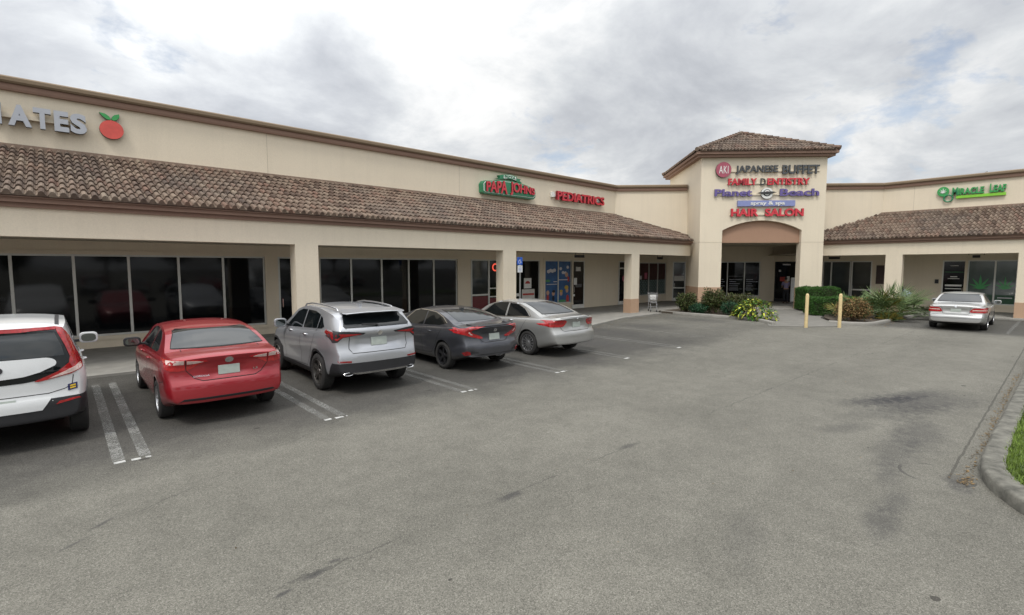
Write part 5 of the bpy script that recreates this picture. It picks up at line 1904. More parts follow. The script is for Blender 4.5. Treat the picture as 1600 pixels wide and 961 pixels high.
# --- white boxy hatchback with wrap-around red lamps
def white_hatch(loc, rz, label):
    P = dict(L=4.30, W=1.86, wr=.34, tw=.22, rr=.225, ra=.86, fa=3.50, zb=.22, zbr=.40, paint='white_paint', tumble=.24, round=.045, bow=.12, shoulder=.945, crown=.06, roundz=.02,
             top=[(0, 1.55), (.15, 1.615), (.35, 1.64), (.9, 1.665), (1.6, 1.665), (2.2, 1.62), (2.6, 1.5), (3.0, 1.24), (3.3, 1.12), (3.8, 1.05), (4.1, .95), (4.30, .80)],
             belt=[(0, 1.08), (.5, 1.10), (1.5, 1.07), (2.5, 1.04), (3.2, 1.0), (4.0, .88), (4.3, .7)],
             w=[(0, .86), (.25, .905), (.8, .925), (3.2, .925), (3.9, .88), (4.3, .77)],
             rear=[(.22, .14), (.34, .04), (.45, .0), (.66, .0), (.72, .02), (.80, .035), (1.0, .04), (1.2, .07), (1.4, .13), (1.52, .18), (1.58, .15), (1.66, .15)],
             front=[(.2, .05), (.5, 0), (.9, .06), (1.2, .3)], mods=[])
    zz = lambda z: z if z < .8 else .8 + (z - .8) * 1.13
    for k_ in ('top', 'belt'):
        P[k_] = [(y, zz(z)) for y, z in P[k_]]
    P['rear'] = [(zz(z), d) for z, d in P['rear']]
    c = Car(P, 'hatchback', label, 'car', loc, rz, 'cars parked nose-in at the covered walk')
    hp = [(.0, .945), (.25, .95), (.42, .968), (.56, 1.005), (.68, 1.08), (.735, 1.17), (.745, 1.26), (.71, 1.42), (.66, 1.55), (.60, 1.625), (0, 1.635)]
    c.decal('tailgate_black_panel', hp + [(-x, z) for x, z in reversed(hp[1:-1])], 'rear', 'carglass', .005, .03)
    c.decal('rear_window', [(-.68, 1.275), (.68, 1.275), (.66, 1.388), (.59, 1.591), (-.59, 1.591), (-.66, 1.388)], 'rear', 'carglass2', .006, .018)
    fl = [(x, z) for x, z in [(.0, 1.268)] + [(.46 + .13 * math.sin(R(t)), 1.185 + .078 * math.cos(R(t))) for t in range(0, 130, 15)] + [(.42, 1.075), (.26, 1.035), (0, 1.02)]]
    fl = fl + [(-x, z) for x, z in reversed(fl[1:-1])]
    c.decal('tailgate_white_panel', fl, 'rear', 'white_paint', .018, .03)
    c.disc('badge', 0, 1.14, .07, 'black', .024)
    for b in text_pieces('KIA', -.045, .045, 1.125, 1.155, .002, bold=.01, per_letter=False, flat=True):
        for v in b.verts:
            h, n = c.cast(v.co.x, v.co.z, 'rear')
            v.co = h + n * .027
        obj('lettering', b, 'chrome', c.root)
    for sx in (1, -1):
        pts = [(.60, 1.664), (.67, 1.647), (.735, 1.523), (.79, 1.342), (.855, 1.162), (.86, 1.071), (.74, 1.009), (.40, 0.947), (.36, 0.958), (.60, 1.060), (.72, 1.162), (.735, 1.252), (.69, 1.410), (.61, 1.614)]
        l = c.decal('taillight', [(sx * a, b_) for a, b_ in pts], 'rear', 'lens', .014, .025)
        c.decal('reversing_lens', [(sx * a, b_) for a, b_ in [(.845, 1.128), (.845, 1.077), (.76, 1.032), (.62, 0.998), (.50, 0.977), (.66, 1.049), (.78, 1.105)]], 'rear', 'clear', .018, .04, parent=l)
        c.decal('reflector', [(sx * a, b_) for a, b_ in [(.56, .615), (.82, .655), (.80, .675), (.60, .655)]], 'rear', 'lens', .014, .05)
    c.decal('taillight_bar', [(-.60, 1.625), (.60, 1.625), (.60, 1.664), (-.60, 1.664)], 'rear', 'lens', .014, .05)
    c.band('rear_bumper_cladding', 'black', [((0, 0, .70), (0, 0, 1)), ((0, .36, .70), (0, .75, .66))])
    c.decal('bumper_panel', [(-.42, .56), (.42, .56), (.52, .71), (-.52, .71)], 'rear', 'white_paint', .012, .06)
    c.band('sill_cladding', 'black', [((0, 0, .36), (0, 0, 1))], .005)
    for sd in ('left', 'right'):
        c.decal('wheel_arch_cladding', [(P['ra'] + (P['wr'] + r_) * math.cos(R(a)), P['wr'] + (P['wr'] + r_) * math.sin(R(a))) for r_, rng_ in ((.055, range(0, 181, 12)), (.095, range(180, -1, -12))) for a in rng_], sd, 'black', .007, .08)
    c.decal('roof_strip', [(.60, .16), (.645, .16), (.645, 2.2), (.60, 2.2)], 'top', 'black', .003, .1)
    c.decal('roof_strip', [(-.60, .16), (-.645, .16), (-.645, 2.2), (-.60, 2.2)], 'top', 'black', .003, .1)
    g = B()
    c.line([(-.76, .99), (-.74, .85), (-.66, .81), (-.50, .775), (.50, .775), (.66, .81), (.74, .85), (.76, .99)], 'rear', .010, coll=g)
    for sd in ('left', 'right'):
        c.line([(1.75, 1.083), (1.76, .6), (1.72, .36), (2.75, .35), (2.85, .6), (2.85, 1.083)], sd, .009, coll=g)
    obj('panel_gap', g, 'seam', c.root)
    side_windows(c, [[(.55, 1.252), (1.7, 1.184), (1.7, 1.614), (.9, 1.614), (.62, 1.546)], [(1.78, 1.184), (2.75, 1.139), (2.85, 1.184), (2.35, 1.568), (1.78, 1.614)]])
    s_ = c.decal('sticker', [(.695, 0.862), (.795, 0.879), (.795, .79), (.695, .775)], 'rear', 'blue_sticker', .008, .2)
    c.decal('sticker_bar', [(.715, 0.847), (.775, 0.856), (.775, 0.836), (.715, 0.827)], 'rear', 'yel_sticker', .012, .2, parent=s_)
    c.decal('sticker_bar', [(.715, 0.816), (.775, 0.825), (.775, 0.805), (.715, .796)], 'rear', 'yel_sticker', .012, .2, parent=s_)
    c.plate(.58, .74, .17)
    c.wheels('rim_dark', 5, False)
    c.mirrors(2.75, 1.22, 'white_paint', w_=.26, h_=.19)
    c.handles((1.5, 2.5), 1.02, 'white_paint')
    return c
M['blue_sticker'] = mat('sticker_navy', (.015, .02, .10), .5)
M['yel_sticker'] = mat('sticker_yellow', (.75, .50, .03), .5)

# --- old silver saloon
def old_saloon(loc, rz, label):
    P = dict(L=4.85, W=1.82, wr=.33, tw=.21, rr=.215, ra=1.10, fa=3.95, zb=.20, zbr=.33, paint='oldsilver_paint', tumble=.42, round=.07, bow=.08, waist=.01,
             top=[(0, .98), (.10, 1.02), (.5, 1.055), (.85, 1.075), (1.15, 1.24), (1.45, 1.40), (1.8, 1.46), (2.3, 1.475), (2.7, 1.45), (3.1, 1.31), (3.55, 1.08), (4.0, .98), (4.5, .90), (4.85, .66)],
             belt=[(0, .92), (.5, .965), (1.5, .97), (2.5, .95), (3.6, .90), (4.4, .80), (4.85, .6)],
             w=[(0, .82), (.3, .87), (1.0, .905), (3.9, .905), (4.4, .85), (4.85, .74)],
             rear=[(.2, .12), (.30, .02), (.38, .0), (.55, .0), (.60, .03), (.64, .07), (.80, .09), (.92, .08), (1.0, .07)],
             front=[(.2, .05), (.5, 0), (.8, .06), (1.1, .3)], mods=[bump(0, .34, .72, .86, .015)])
    c = Car(P, 'old_sedan', label, 'car', loc, rz)
    c.decal('rear_window', [(-.665, 1.115), (.665, 1.115), (.60, 1.28), (.545, 1.385), (-.545, 1.385), (-.60, 1.28)], 'rear', 'carglass2', .006, .018)
    c.line([(-.68, 1.105), (.68, 1.105), (.61, 1.285), (.55, 1.395), (-.55, 1.395), (-.61, 1.285)], 'rear', .014, .003, 'window_seal', closed=True)
    side_windows(c, [[(1.35, 1.03), (2.1, 1.01), (2.1, 1.36), (1.75, 1.345), (1.5, 1.22)], [(2.17, 1.01), (3.15, .975), (3.22, 1.0), (2.8, 1.31), (2.5, 1.375), (2.17, 1.37)]])
    for sx in (1, -1):
        l = c.decal('taillight', [(sx * a, b_) for a, b_ in [(.44, .84), (.52, .905), (.90, .915), (.92, .78), (.88, .725), (.46, .725), (.40, .75)]], 'rear', 'lens', .010, .04)
        c.decal('lamp_band', [(sx * a, b_) for a, b_ in [(.47, .80), (.88, .81), (.88, .845), (.49, .84)]], 'rear', 'clear', .014, .05, parent=l)
    g = B()
    c.line([(-.60, 1.04), (-.42, .90), (-.40, .70), (-.36, .665), (.36, .665), (.40, .70), (.42, .90), (.60, 1.04)], 'rear', .01, coll=g)
    c.line([(-.88, .63), (.88, .63)], 'rear', .012, coll=g)
    for sd in ('left', 'right'):
        c.line([(2.135, .95), (2.14, .6), (2.1, .33), (3.2, .33), (3.3, .6), (3.28, .95)], sd, .009, coll=g)
    obj('panel_gap', g, 'seam', c.root)
    c.plate(.735, .86, .155)
    c.disc('badge', 0, .955, .045, 'chrome', .012)
    c.decal('bumper_strip', [(-.87, .50), (.87, .50), (.87, .525), (-.87, .525)], 'rear', 'rim_silver', .010, .06)
    c.wheels('rim_silver', 8, False)
    c.mirrors(3.15, 1.03, 'oldsilver_paint', w_=.24, h_=.16)
    c.handles((1.9, 2.95), .88, 'oldsilver_paint')
    return c
cars = []
cars.append(white_hatch((-.69, 9.22, 0), 0, 'white boxy hatchback with wrap-around red tail lamps, cut off at the left edge'))
cars.append(red_sedan((1.97, 8.98, 0), 0, 'red compact sedan parked between the white hatchback and the silver crossover'))
cars.append(silver_suv((4.70, 9.12, 0), R(-1.2), 'silver crossover with roof rails and black lower bumper'))
cars.append(grey_sedan((7.78, 9.20, 0), R(-1.0), 'dark grey sedan with hook-shaped red tail lamps and black wheels'))
cars.append(silver_sedan((10.72, 9.12, 0), R(-.5), 'light silver sedan at the right end of the row of parked cars'))
cars.append(old_saloon((26.0, 2.95, 0), R(-89), 'older silver sedan parked alone on the right beside the palmetto bed'))
# ------------------------------------------------------------------ signs
YS = 19.5
def raceway(parent, x0, x1, z, h, mt='cream', y=0.0, d=.12):
    bm = B()
    box(bm, x0, x1, y - d, y, z, z + h)
    obj('raceway', bm, mt, parent)
def sign(name, label, loc, rz):
    return thing(name, label, 'sign', loc, rz)
def local_prism(parent, name, pts, y0, y1, mats, side=1):
    """flat shape drawn in (x, z), from depth y0 (back) to y1 (front, smaller)"""
    bm = B()
    prism(bm, pts, 0, y0 - y1, 0, Matrix.Translation((0, y0, 0)) @ Matrix.Rotation(R(90), 4, 'X'))
    fixn(bm)
    bm.normal_update()
    for f in bm.faces:
        f.material_index = 0 if f.normal.y < -.7 else 1
    return obj(name, bm, mats, parent)
def ell(cx, cz, rx, rz_, n=28, a0=0, a1=360):
    return [(cx + rx * math.cos(R(a0 + (a1 - a0) * k / n)), cz + rz_ * math.sin(R(a0 + (a1 - a0) * k / n))) for k in range(n)]
# grey channel letters, far left
s = sign('wall_sign', 'grey block letters ending in ATES on the upper wall, cut off at the left edge', (-.1, YS, 6.3), 0)
raceway(s, -1.1, .9, .22, .12, 'cream')
for (ch, a, b_) in (('I', -.98, -.82), ('A', -.70, -.24), ('T', -.20, .16), ('E', .22, .53), ('S', .56, .92)):
    letters(s, ch, a, b_, 0, .56, .14, 'grey_face', 'dark_side', bold=.05, y_back=-.10)
# tomato-like fruit emblem
s = sign('fruit_emblem', 'round red fruit emblem with two green leaves on the upper wall', (1.39, YS, 6.3), 0)
local_prism(s, 'fruit', ell(0, .27, .285, .27), -.02, -.14, ['apple', 'dark_side'])
for pts in ([(-.02, .55), (-.10, .56), (-.20, .64), (-.27, .73), (-.14, .72), (-.05, .66), (0, .58)], [(.02, .56), (.02, .64), (.08, .71), (.20, .76), (.20, .66), (.14, .58), (.07, .55)]):
    local_prism(s, 'leaf', pts, -.02, -.13, ['green_mid', 'dark_side'])
# pizza shop sign
s = sign('wall_sign', 'green and red pizza shop sign with arched ribbon on the upper wall', (17.1, YS, 6.0), 0)
body = [(-1.62, .05), (-1.72, .12), (-1.74, .52), (-1.62, .66), (-1.1, .70), (-.7, .80), (0, .83), (.7, .79), (1.2, .72), (1.72, .60), (1.84, .46), (1.84, .18), (1.70, .05)]
local_prism(s, 'cabinet', body, 0, -.30, ['green_sign', 'green_sign'])
inner_ = [(x * .965, .42 + (z - .42) * .84) for x, z in body]
local_prism(s, 'sign_face', inner_, -.30, -.33, ['white_sign', 'white_sign'])
inner2 = [(x * .95, .42 + (z - .42) * .78) for x, z in body]
local_prism(s, 'sign_field', inner2, -.33, -.34, ['green_sign', 'green_sign'])
def arched(parent, txt, x0, x1, zb, zt_f, depth, face, side, yb, bold=.03, name='letter'):
    for b in text_pieces(txt, x0, x1, 0, 1, depth, bold=bold, y_back=yb):
        for v in b.verts:
            t = v.co.x
            lo, hi = zb(t), zt_f(t)
            v.co.z = lo + (hi - lo) * v.co.z
        obj(name, b, [face, side], parent)
zb_ = lambda x: .12 + .02 * abs(x)
zt2 = lambda x: .78 - .17 * (abs(x) / 1.6) ** 1.3
arched(s, 'PAPA', -1.56, -.22, zb_, zt2, .07, 'red_sign', 'red_side', -.34, .03)
arched(s, 'JOHNS', .0, 1.70, zb_, zt2, .07, 'red_sign', 'red_side', -.34, .03)
rib = [(-.85, .84), (-.62, .92), (-.70, 1.02), (-.48, 1.00), (-.46, 1.07), (0, 1.13), (.5, 1.08), (.52, 1.0), (.78, .98), (.70, .90), (.86, .80), (.5, .84), (.5, .86), (0, .90), (-.46, .86)]
local_prism(s, 'ribbon', rib, -.12, -.30, ['green_sign', 'green_sign'])
local_prism(s, 'ribbon_face', [(-.40, .89), (0, .93), (.44, .89), (.44, 1.05), (0, 1.10), (-.40, 1.05)], -.30, -.32, ['white_sign', 'green_sign'])
for b in text_pieces('PIZZA', -.34, .38, .92, 1.06, .02, bold=.02, y_back=-.32):
    obj('letter', b, ['green_sign', 'green_sign'], s)
# clinic sign
s = sign('wall_sign', 'red block letters reading PEDIATRICS on the upper wall', (22.75, YS, 6.2), 0)
raceway(s, -2.3, 2.1, .2, .14, 'white_sign', 0, .10)
letters(s, 'PEDIATRICS', -2.05, 2.12, 0, .50, .16, 'red_sign', 'red_side', bold=.03, y_back=-.10)
bm = B()
box(bm, -2.38, -2.2, -.16, -.02, .15, .42)
obj('bracket', bm, 'white_sign', s)
# tower signs (front plane of the tower, turned -45 degrees)
def tsign(name, label, u, z):
    x, y = (u + ysf) / q, (ysf - u) / q
    return sign(name, label, (x, y, z), RZ)
s = tsign('tower_sign', 'round maroon emblem and charcoal letters reading JAPANESE BUFFET, top of the tower', 13.1, 7.74)
local_prism(s, 'emblem', ell(-2.62, .27, .43, .43), -.05, -.17, ['maroon', 'dark_side'])
raceway(s, -3.0, 2.75, .16, .09, 'cream', 0, .06)
letters(s, 'JAPANESE', -1.93, .42, 0, .5, .08, 'char_face', 'dark_side', bold=.022, y_back=-.06)
letters(s, 'BUFFET', .66, 2.70, 0, .5, .08, 'char_face', 'dark_side', bold=.022, y_back=-.06)
letters(s, 'AKI', -2.88, -2.36, .06, .48, .012, 'white_sign', 'white_sign', bold=.0, y_back=-.17, name='emblem_letter', spacing=1.1)
s = tsign('tower_sign', 'red letters reading FAMILY DENTISTRY with one unlit letter, on the tower', 13.05, 7.14)
raceway(s, -2.3, 2.25, .08, .08, 'cream', 0, .06)
letters(s, 'FAMILY', -2.28, -.68, 0, .38, .09, 'red_sign', 'red_side', bold=.03, y_back=-.06)
letters(s, 'D', -.47, -.18, 0, .38, .04, 'dark_side', 'dark_side', bold=.02, y_back=-.06)
letters(s, 'ENTISTRY', -.10, 2.24, 0, .38, .09, 'red_sign', 'red_side', bold=.03, y_back=-.06)
s = tsign('tower_sign', 'violet wide letters reading Planet Beach with an orbit emblem, on the tower', 12.95, 6.52)
raceway(s, -2.85, 2.85, .06, .08, 'cream', 0, .06)
letters(s, 'Planet', -2.92, -.82, 0, .40, .08, 'violet', 'violet_side', bold=.03, y_back=-.06)
letters(s, 'Beach', .72, 2.88, 0, .40, .08, 'violet', 'violet_side', bold=.03, y_back=-.06)
local_prism(s, 'emblem_disc', ell(.0, .16, .33, .31), -.04, -.13, ['white_sign', 'dark_side'])
local_prism(s, 'emblem_ring', ell(.0, .18, .21, .20), -.13, -.14, ['dark_side', 'dark_side'])
local_prism(s, 'emblem_core', ell(.0, .19, .16, .15), -.14, -.15, ['white_sign', 'dark_side'])
local_prism(s, 'emblem_centre', ell(.0, .20, .07, .07), -.15, -.16, ['maroon', 'dark_side'])
local_prism(s, 'orbit', [(-.60, .15), (-.30, .13), (0, .10), (.3, .14), (.52, .20), (.3, .25), (0, .25), (-.3, .22), (-.45, .20)], -.15, -.19, ['dark_side', 'dark_side'])
for a in range(0, 360, 30):
    c_, s_ = math.cos(R(a)), math.sin(R(a))
s = tsign('tower_sign', 'periwinkle panel with white letters reading spray & spa, on the tower', 12.92, 5.95)
bm = B()
box(bm, -1.58, 1.60, -.16, 0, 0, .32)
obj('panel', bm, 'spa', s)
letters(s, 'spray & spa', -.88, 1.02, .02, .27, .03, 'white_sign', 'white_sign', bold=.02, y_back=-.16)
s = tsign('tower_sign', 'red letters reading HAIR SALON just above the arch of the tower', 13.0, 5.38)
raceway(s, -2.05, 2.02, .08, .08, 'cream', 0, .06)
letters(s, 'HAIR', -2.02, -.48, 0, .44, .10, 'red_sign', 'red_side', bold=.04, y_back=-.06)
letters(s, 'SALON', -.12, 2.02, 0, .44, .10, 'red_sign', 'red_side', bold=.04, y_back=-.06)
# right wing sign: local x = -world y
s = sign('wall_sign', 'green letters and leaf emblem over a lime strip on the right wing wall', (37.8, 3.75, 6.35), R(-90))
for (ch, a, b_, h) in (('M', -1.02, -.78, .42), ('IRACLE', -.76, .30, .36), ('L', .52, .66, .46), ('EAF', .68, 1.16, .38)):
    letters(s, ch, a, b_, .17, .17 + h, .14, 'green_mid', 'green_sign', bold=.035, y_back=-.04)
bm = B()
box(bm, -.84, 1.16, -.14, -.01, -.02, .13)
obj('strip', bm, 'green_lite', s)
local_prism(s, 'emblem', ell(-1.42, .42, .26, .27), -.02, -.13, ['green_mid', 'green_sign'])
local_prism(s, 'emblem_leaf', leafshape(-1.42, .36, .24), -.13, -.15, ['white_sign', 'white_sign'])
bm = B()
n = 26
tube(bm, [(-1.18 + .19 * math.cos(2 * PI * k / n), -.10, .02 + .19 * math.sin(2 * PI * k / n)) for k in range(n + 1)], .04, 8)
obj('emblem_ring', bm, 'green_sign', s, True)

# ------------------------------------------------------------------ street furniture
# accessible-parking sign on a slim post
s = thing('parking_sign', 'blue and white accessible parking sign on a slim post behind the light silver sedan', 'sign', (13.75, 14.9, ZS), 0)
bm = B()
tube(bm, [(.09, 0, 0), (.09, 0, 2.84)], .022, 8)
obj('post', bm, 'metal', s)
bm = B()
box(bm, -.10, .19, -.035, -.027, 2.53, 2.83)
obj('blue_panel', bm, 'blue', s)
bm = B()
box(bm, -.07, .19, -.035, -.027, 2.22, 2.50)
obj('white_panel', bm, 'white_sign', s)
bm = B()      # wheelchair symbol
cx, cz = .045, 2.68
Y_ = -.037
lathe(bm, [(0, .0001), (0, .02)], 10, 'y', (cx - .015, Y_, cz + .095))
def bar(bm, p, w):
    for (a, b_), (c_, d_) in zip(p[:-1], p[1:]):
        l = math.hypot(c_ - a, d_ - b_)
        nx, nz = -(d_ - b_) / l * w / 2, (c_ - a) / l * w / 2
        bm.faces.new([bm.verts.new(v) for v in ((a + nx, Y_, b_ + nz), (c_ + nx, Y_, d_ + nz), (c_ - nx, Y_, d_ - nz), (a - nx, Y_, b_ - nz))])
bar(bm, [(cx - .015, cz + .065), (cx - .01, cz - .005), (cx + .05, cz - .005), (cx + .075, cz - .075)], .018)
bar(bm, [(cx - .012, cz + .035), (cx + .04, cz + .035)], .014)
bar(bm, [(cx - .015 + .062 * math.cos(R(a)), cz - .035 + .062 * math.sin(R(a))) for a in range(100, 380, 20)], .014)
obj('symbol', bm, 'white_sign', s)
for k in range(4):
    bm = B()
    box(bm, -.03, .15, -.0362, -.0358, 2.27 + k * .055, 2.285 + k * .055)
    obj('print_line', bm, 'blue', s)
# bollards
def bollard(loc, tilt, label):
    o = thing('bollard', label, 'bollard', loc, 0, 'yellow bollards at the path')
    bm = B()
    lathe(bm, [(0, .065), (1.32, .064), (1.37, .054), (1.40, .035), (1.41, .005)], 20, 'z')
    bmesh.ops.transform(bm, matrix=Matrix.Rotation(tilt, 4, 'Y'), verts=bm.verts[:])
    p = obj('post', fixn(bm), 'yellow', o)
    smooth_angle(p, 40)
    return o
bollard((22.85, 7.22, 0), R(.5), 'left one of the two pale yellow bollards at the path')
bollard((23.82, 6.28, 0), R(-.6), 'right one of the two pale yellow bollards at the path')
# shopping cart
s = thing('shopping_cart', 'empty wire shopping cart standing on the walk by the planting bed', 'cart', (24.2, 15.3, ZS), R(128))
bm = B()
def wire(p, r_=.008):
    tube(bm, p, r_, 6)
top = [(-.26, -.38, .98), (.26, -.38, .98), (.20, .42, .86), (-.20, .42, .86)]
bot = [(-.20, -.30, .52), (.20, -.30, .52), (.16, .36, .50), (-.16, .36, .50)]
wire(top + [top[0]], .011)
wire(bot + [bot[0]], .009)
for i in range(4):
    a, b_ = Vector(top[i]), Vector(top[(i + 1) % 4])
    c_, d_ = Vector(bot[i]), Vector(bot[(i + 1) % 4])
    for k in range(9):
        t = k / 9
        wire([a.lerp(b_, t), c_.lerp(d_, t)], .0045)
    for t in (.25, .5, .75):
        wire([a.lerp(c_, t), b_.lerp(d_, t)], .0045)
for k in range(7):
    t = k / 6
    wire([Vector(bot[0]).lerp(Vector(bot[1]), t), Vector(bot[3]).lerp(Vector(bot[2]), t)], .0045)
obj('basket', bm, 'metal', s)
bm = B()
for sx in (-1, 1):
    wire([(sx * .24, -.42, 1.02), (sx * .22, -.36, .70), (sx * .21, -.30, .30), (sx * .24, -.28, .16), (sx * .15, .38, .14)], .013)
    wire([(sx * .21, -.30, .30), (sx * .17, .36, .44), (sx * .15, .40, .16)], .011)
wire([(-.2, -.27, .24), (.2, -.27, .24)], .01)
obj('frame', bm, 'metal', s)
bm = B()
wire([(-.27, -.44, 1.03), (.27, -.44, 1.03)], .018)
obj('handle', bm, 'black', s)
bm = B()
box(bm, -.19, .19, -.335, -.325, .60, .90)
obj('child_seat_flap', bm, 'white_sign', s)
for (x, y) in ((-.22, -.26), (.22, -.26), (-.15, .36), (.15, .36)):
    bm = B()
    lathe(bm, [(-.018, .01), (-.018, .06), (.018, .06), (.018, .01)], 16, 'x', (x, y, .062))
    w_ = obj('caster', fixn(bm), 'rubber', s)
    bm = B()
    box(bm, x - .026, x + .026, y - .015, y + .015, .06, .16)
    obj('fork', bm, 'metal', w_)
# white display board by the entrance door
s = thing('display_board', 'white free-standing display board beside the dark entrance door', 'board', (36.9, 12.42, ZS), R(-52))
bm = B()
box(bm, -.29, .29, -.03, .03, .10, 1.72)
obj('panel', bm, 'white_sign', s)
bm = B()
for sx in (-.25, .25):
    box(bm, sx - .02, sx + .02, -.2, .2, 0, .04)
    box(bm, sx - .02, sx + .02, -.02, .02, .04, .10)
obj('foot', bm, 'metal', s)
bm = B()
for (x, z, r_) in ((.12, .72, .045), (-.06, .45, .045), (.2, .9, .02)):
    a = [bm.verts.new((x + r_ * math.cos(t * PI / 6), -.032, z + r_ * math.sin(t * PI / 6))) for t in range(12)]
    bm.faces.new(a)
for k in range(7):
    zz = 1.6 - k * .09
    a = [bm.verts.new(p) for p in ((-.24, -.032, zz), (.2 - .05 * (k % 3), -.032, zz), (.2 - .05 * (k % 3), -.032, zz + .03), (-.24, -.032, zz + .03))]
    bm.faces.new(a)
obj('print', bm, 'grey_face', s)
# small sign on a stake
s = thing('stake_sign', 'small tilted white sign on a dark stake behind the palmettos', 'sign', (32.3, 5.75, .05), R(-80))
bm = B()
tube(bm, [(0, .02, 0), (0, .02, 1.25), (-.06, .02, 1.45)], [.05, .05, .03], 8)
obj('stake', bm, 'black', s)
bm = B()
box(bm, -.19, .19, -.02, 0, -.17, .17, 0, Matrix.Translation((.12, 0, 1.08)) @ Matrix.Rotation(R(32), 4, 'Y'))
obj('panel', bm, mat('pale_blue_panel', (.42, .48, .55), .5), s)

# ------------------------------------------------------------------ person at the entrance door, seen from behind
def skin_body(name, verts, edges, radii, mt, parent=None, root=0, sub=2, loc=None):
    me = bpy.data.meshes.new(name)
    me.from_pydata(verts, edges, [])
    o = bpy.data.objects.new(name, me)
    COL.objects.link(o)
    md = o.modifiers.new('skin', 'SKIN')
    md.use_smooth_shade = True
    for i, r_ in enumerate(radii):
        sv = me.skin_vertices[0].data[i]
        sv.radius = r_ if isinstance(r_, tuple) else (r_, r_)
        sv.use_root = (i == root)
    ss = o.modifiers.new('sub', 'SUBSURF')
    ss.levels = ss.render_levels = sub
    bpy.context.view_layer.update()
    nm = bpy.data.meshes.new_from_object(o.evaluated_get(bpy.context.evaluated_depsgraph_get()))
    bpy.data.objects.remove(o)
    nm.materials.clear()
    nm.materials.append(M[mt])
    nm.polygons.foreach_set('use_smooth', [True] * len(nm.polygons))
    p = bpy.data.objects.new(name, nm)
    COL.objects.link(p)
    if parent: p.parent = parent
    if loc: p.location = loc
    return p
pers = thing('person', 'person in lilac shirt and dark trousers at the dark entrance door, back turned', 'person', (36.2, 12.75, ZS), R(-60))
V_ = [(0, 0, .95), (0, .02, 1.12), (0, .06, 1.28), (0, .10, 1.42), (0, .13, 1.49), (0, .17, 1.56), (0, .19, 1.64), (0, .19, 1.70),
      (-.17, .10, 1.40), (-.22, .13, 1.18), (-.18, .33, 1.08), (-.16, .40, 1.07),
      (.17, .10, 1.40), (.22, .13, 1.18), (.18, .33, 1.10), (.16, .40, 1.10),
      (-.09, 0, .88), (-.11, .02, .50), (-.11, -.02, .09), (-.12, .10, .035),
      (.09, 0, .88), (.11, .03, .50), (.11, .03, .09), (.12, .15, .035)]
E_ = [(0, 1), (1, 2), (2, 3), (3, 4), (4, 5), (5, 6), (6, 7), (3, 8), (8, 9), (9, 10), (10, 11), (3, 12), (12, 13), (13, 14), (14, 15), (0, 16), (16, 17), (17, 18), (18, 19), (0, 20), (20, 21), (21, 22), (22, 23)]
R_ = [(.15, .11), (.135, .10), (.155, .11), (.13, .09), .052, .075, .092, .07, .055, .042, .032, .028, .055, .042, .032, .028, .09, .062, .042, .036, .09, .062, .042, .036]
pb = skin_body('body', V_, E_, R_, 'skin', pers)
# clothing: slightly larger skins over trunk and legs
sh = skin_body('shirt', V_[:4] + V_[8:10] + V_[12:14], [(0, 1), (1, 2), (2, 3), (3, 4), (4, 5), (3, 6), (6, 7)], [(.165, .125), (.155, .12), (.175, .13), (.145, .105), .07, .058, .07, .058], 'shirt', pers)
tr = skin_body('trousers', [V_[0]] + V_[16:19] + V_[20:23], [(0, 1), (1, 2), (2, 3), (0, 4), (4, 5), (5, 6)], [(.165, .13), .105, .08, .065, .105, .08, .065], 'pants', pers)
for k, (x, y) in enumerate(((-.12, .05), (.12, .10))):
    bm = B()
    bmesh.ops.create_uvsphere(bm, u_segments=12, v_segments=8, radius=1)
    bmesh.ops.transform(bm, matrix=Matrix.Translation((x, y, .04)) @ Matrix.Diagonal((.05, .14, .045, 1)), verts=bm.verts[:])
    obj('shoe', bm, 'black', pers, True)
bm = B()
bmesh.ops.create_uvsphere(bm, u_segments=16, v_segments=10, radius=1)
bmesh.ops.transform(bm, matrix=Matrix.Translation((0, .175, 1.655)) @ Matrix.Diagonal((.092, .108, .105, 1)), verts=bm.verts[:])
for v in bm.verts:
    if v.co.y > .24: v.co.y = .24
obj('hair', bm, 'hair', pers, True)
for sx in (-1, 1):
    hb = B()
    base_ = Vector((sx * .16, .40, 1.085))
    tube(hb, [base_, base_ + Vector((0, .05, 0)), base_ + Vector((0, .09, -.01))], [.026, .036, .028], 8)
    for f_ in range(4):
        o_ = Vector(((f_ - 1.5) * .017, .09, -.01))
        tube(hb, [base_ + o_, base_ + o_ + Vector((0, .035, -.012)), base_ + o_ + Vector((0, .055 + .008 * (f_ in (1, 2)), -.035))], [.009, .008, .007], 6)
    tube(hb, [base_ + Vector((-sx * .025, .03, 0)), base_ + Vector((-sx * .045, .06, -.01)), base_ + Vector((-sx * .045, .085, -.02))], [.01, .009, .008], 6)
    obj('hand', hb, 'skin', pers, True)

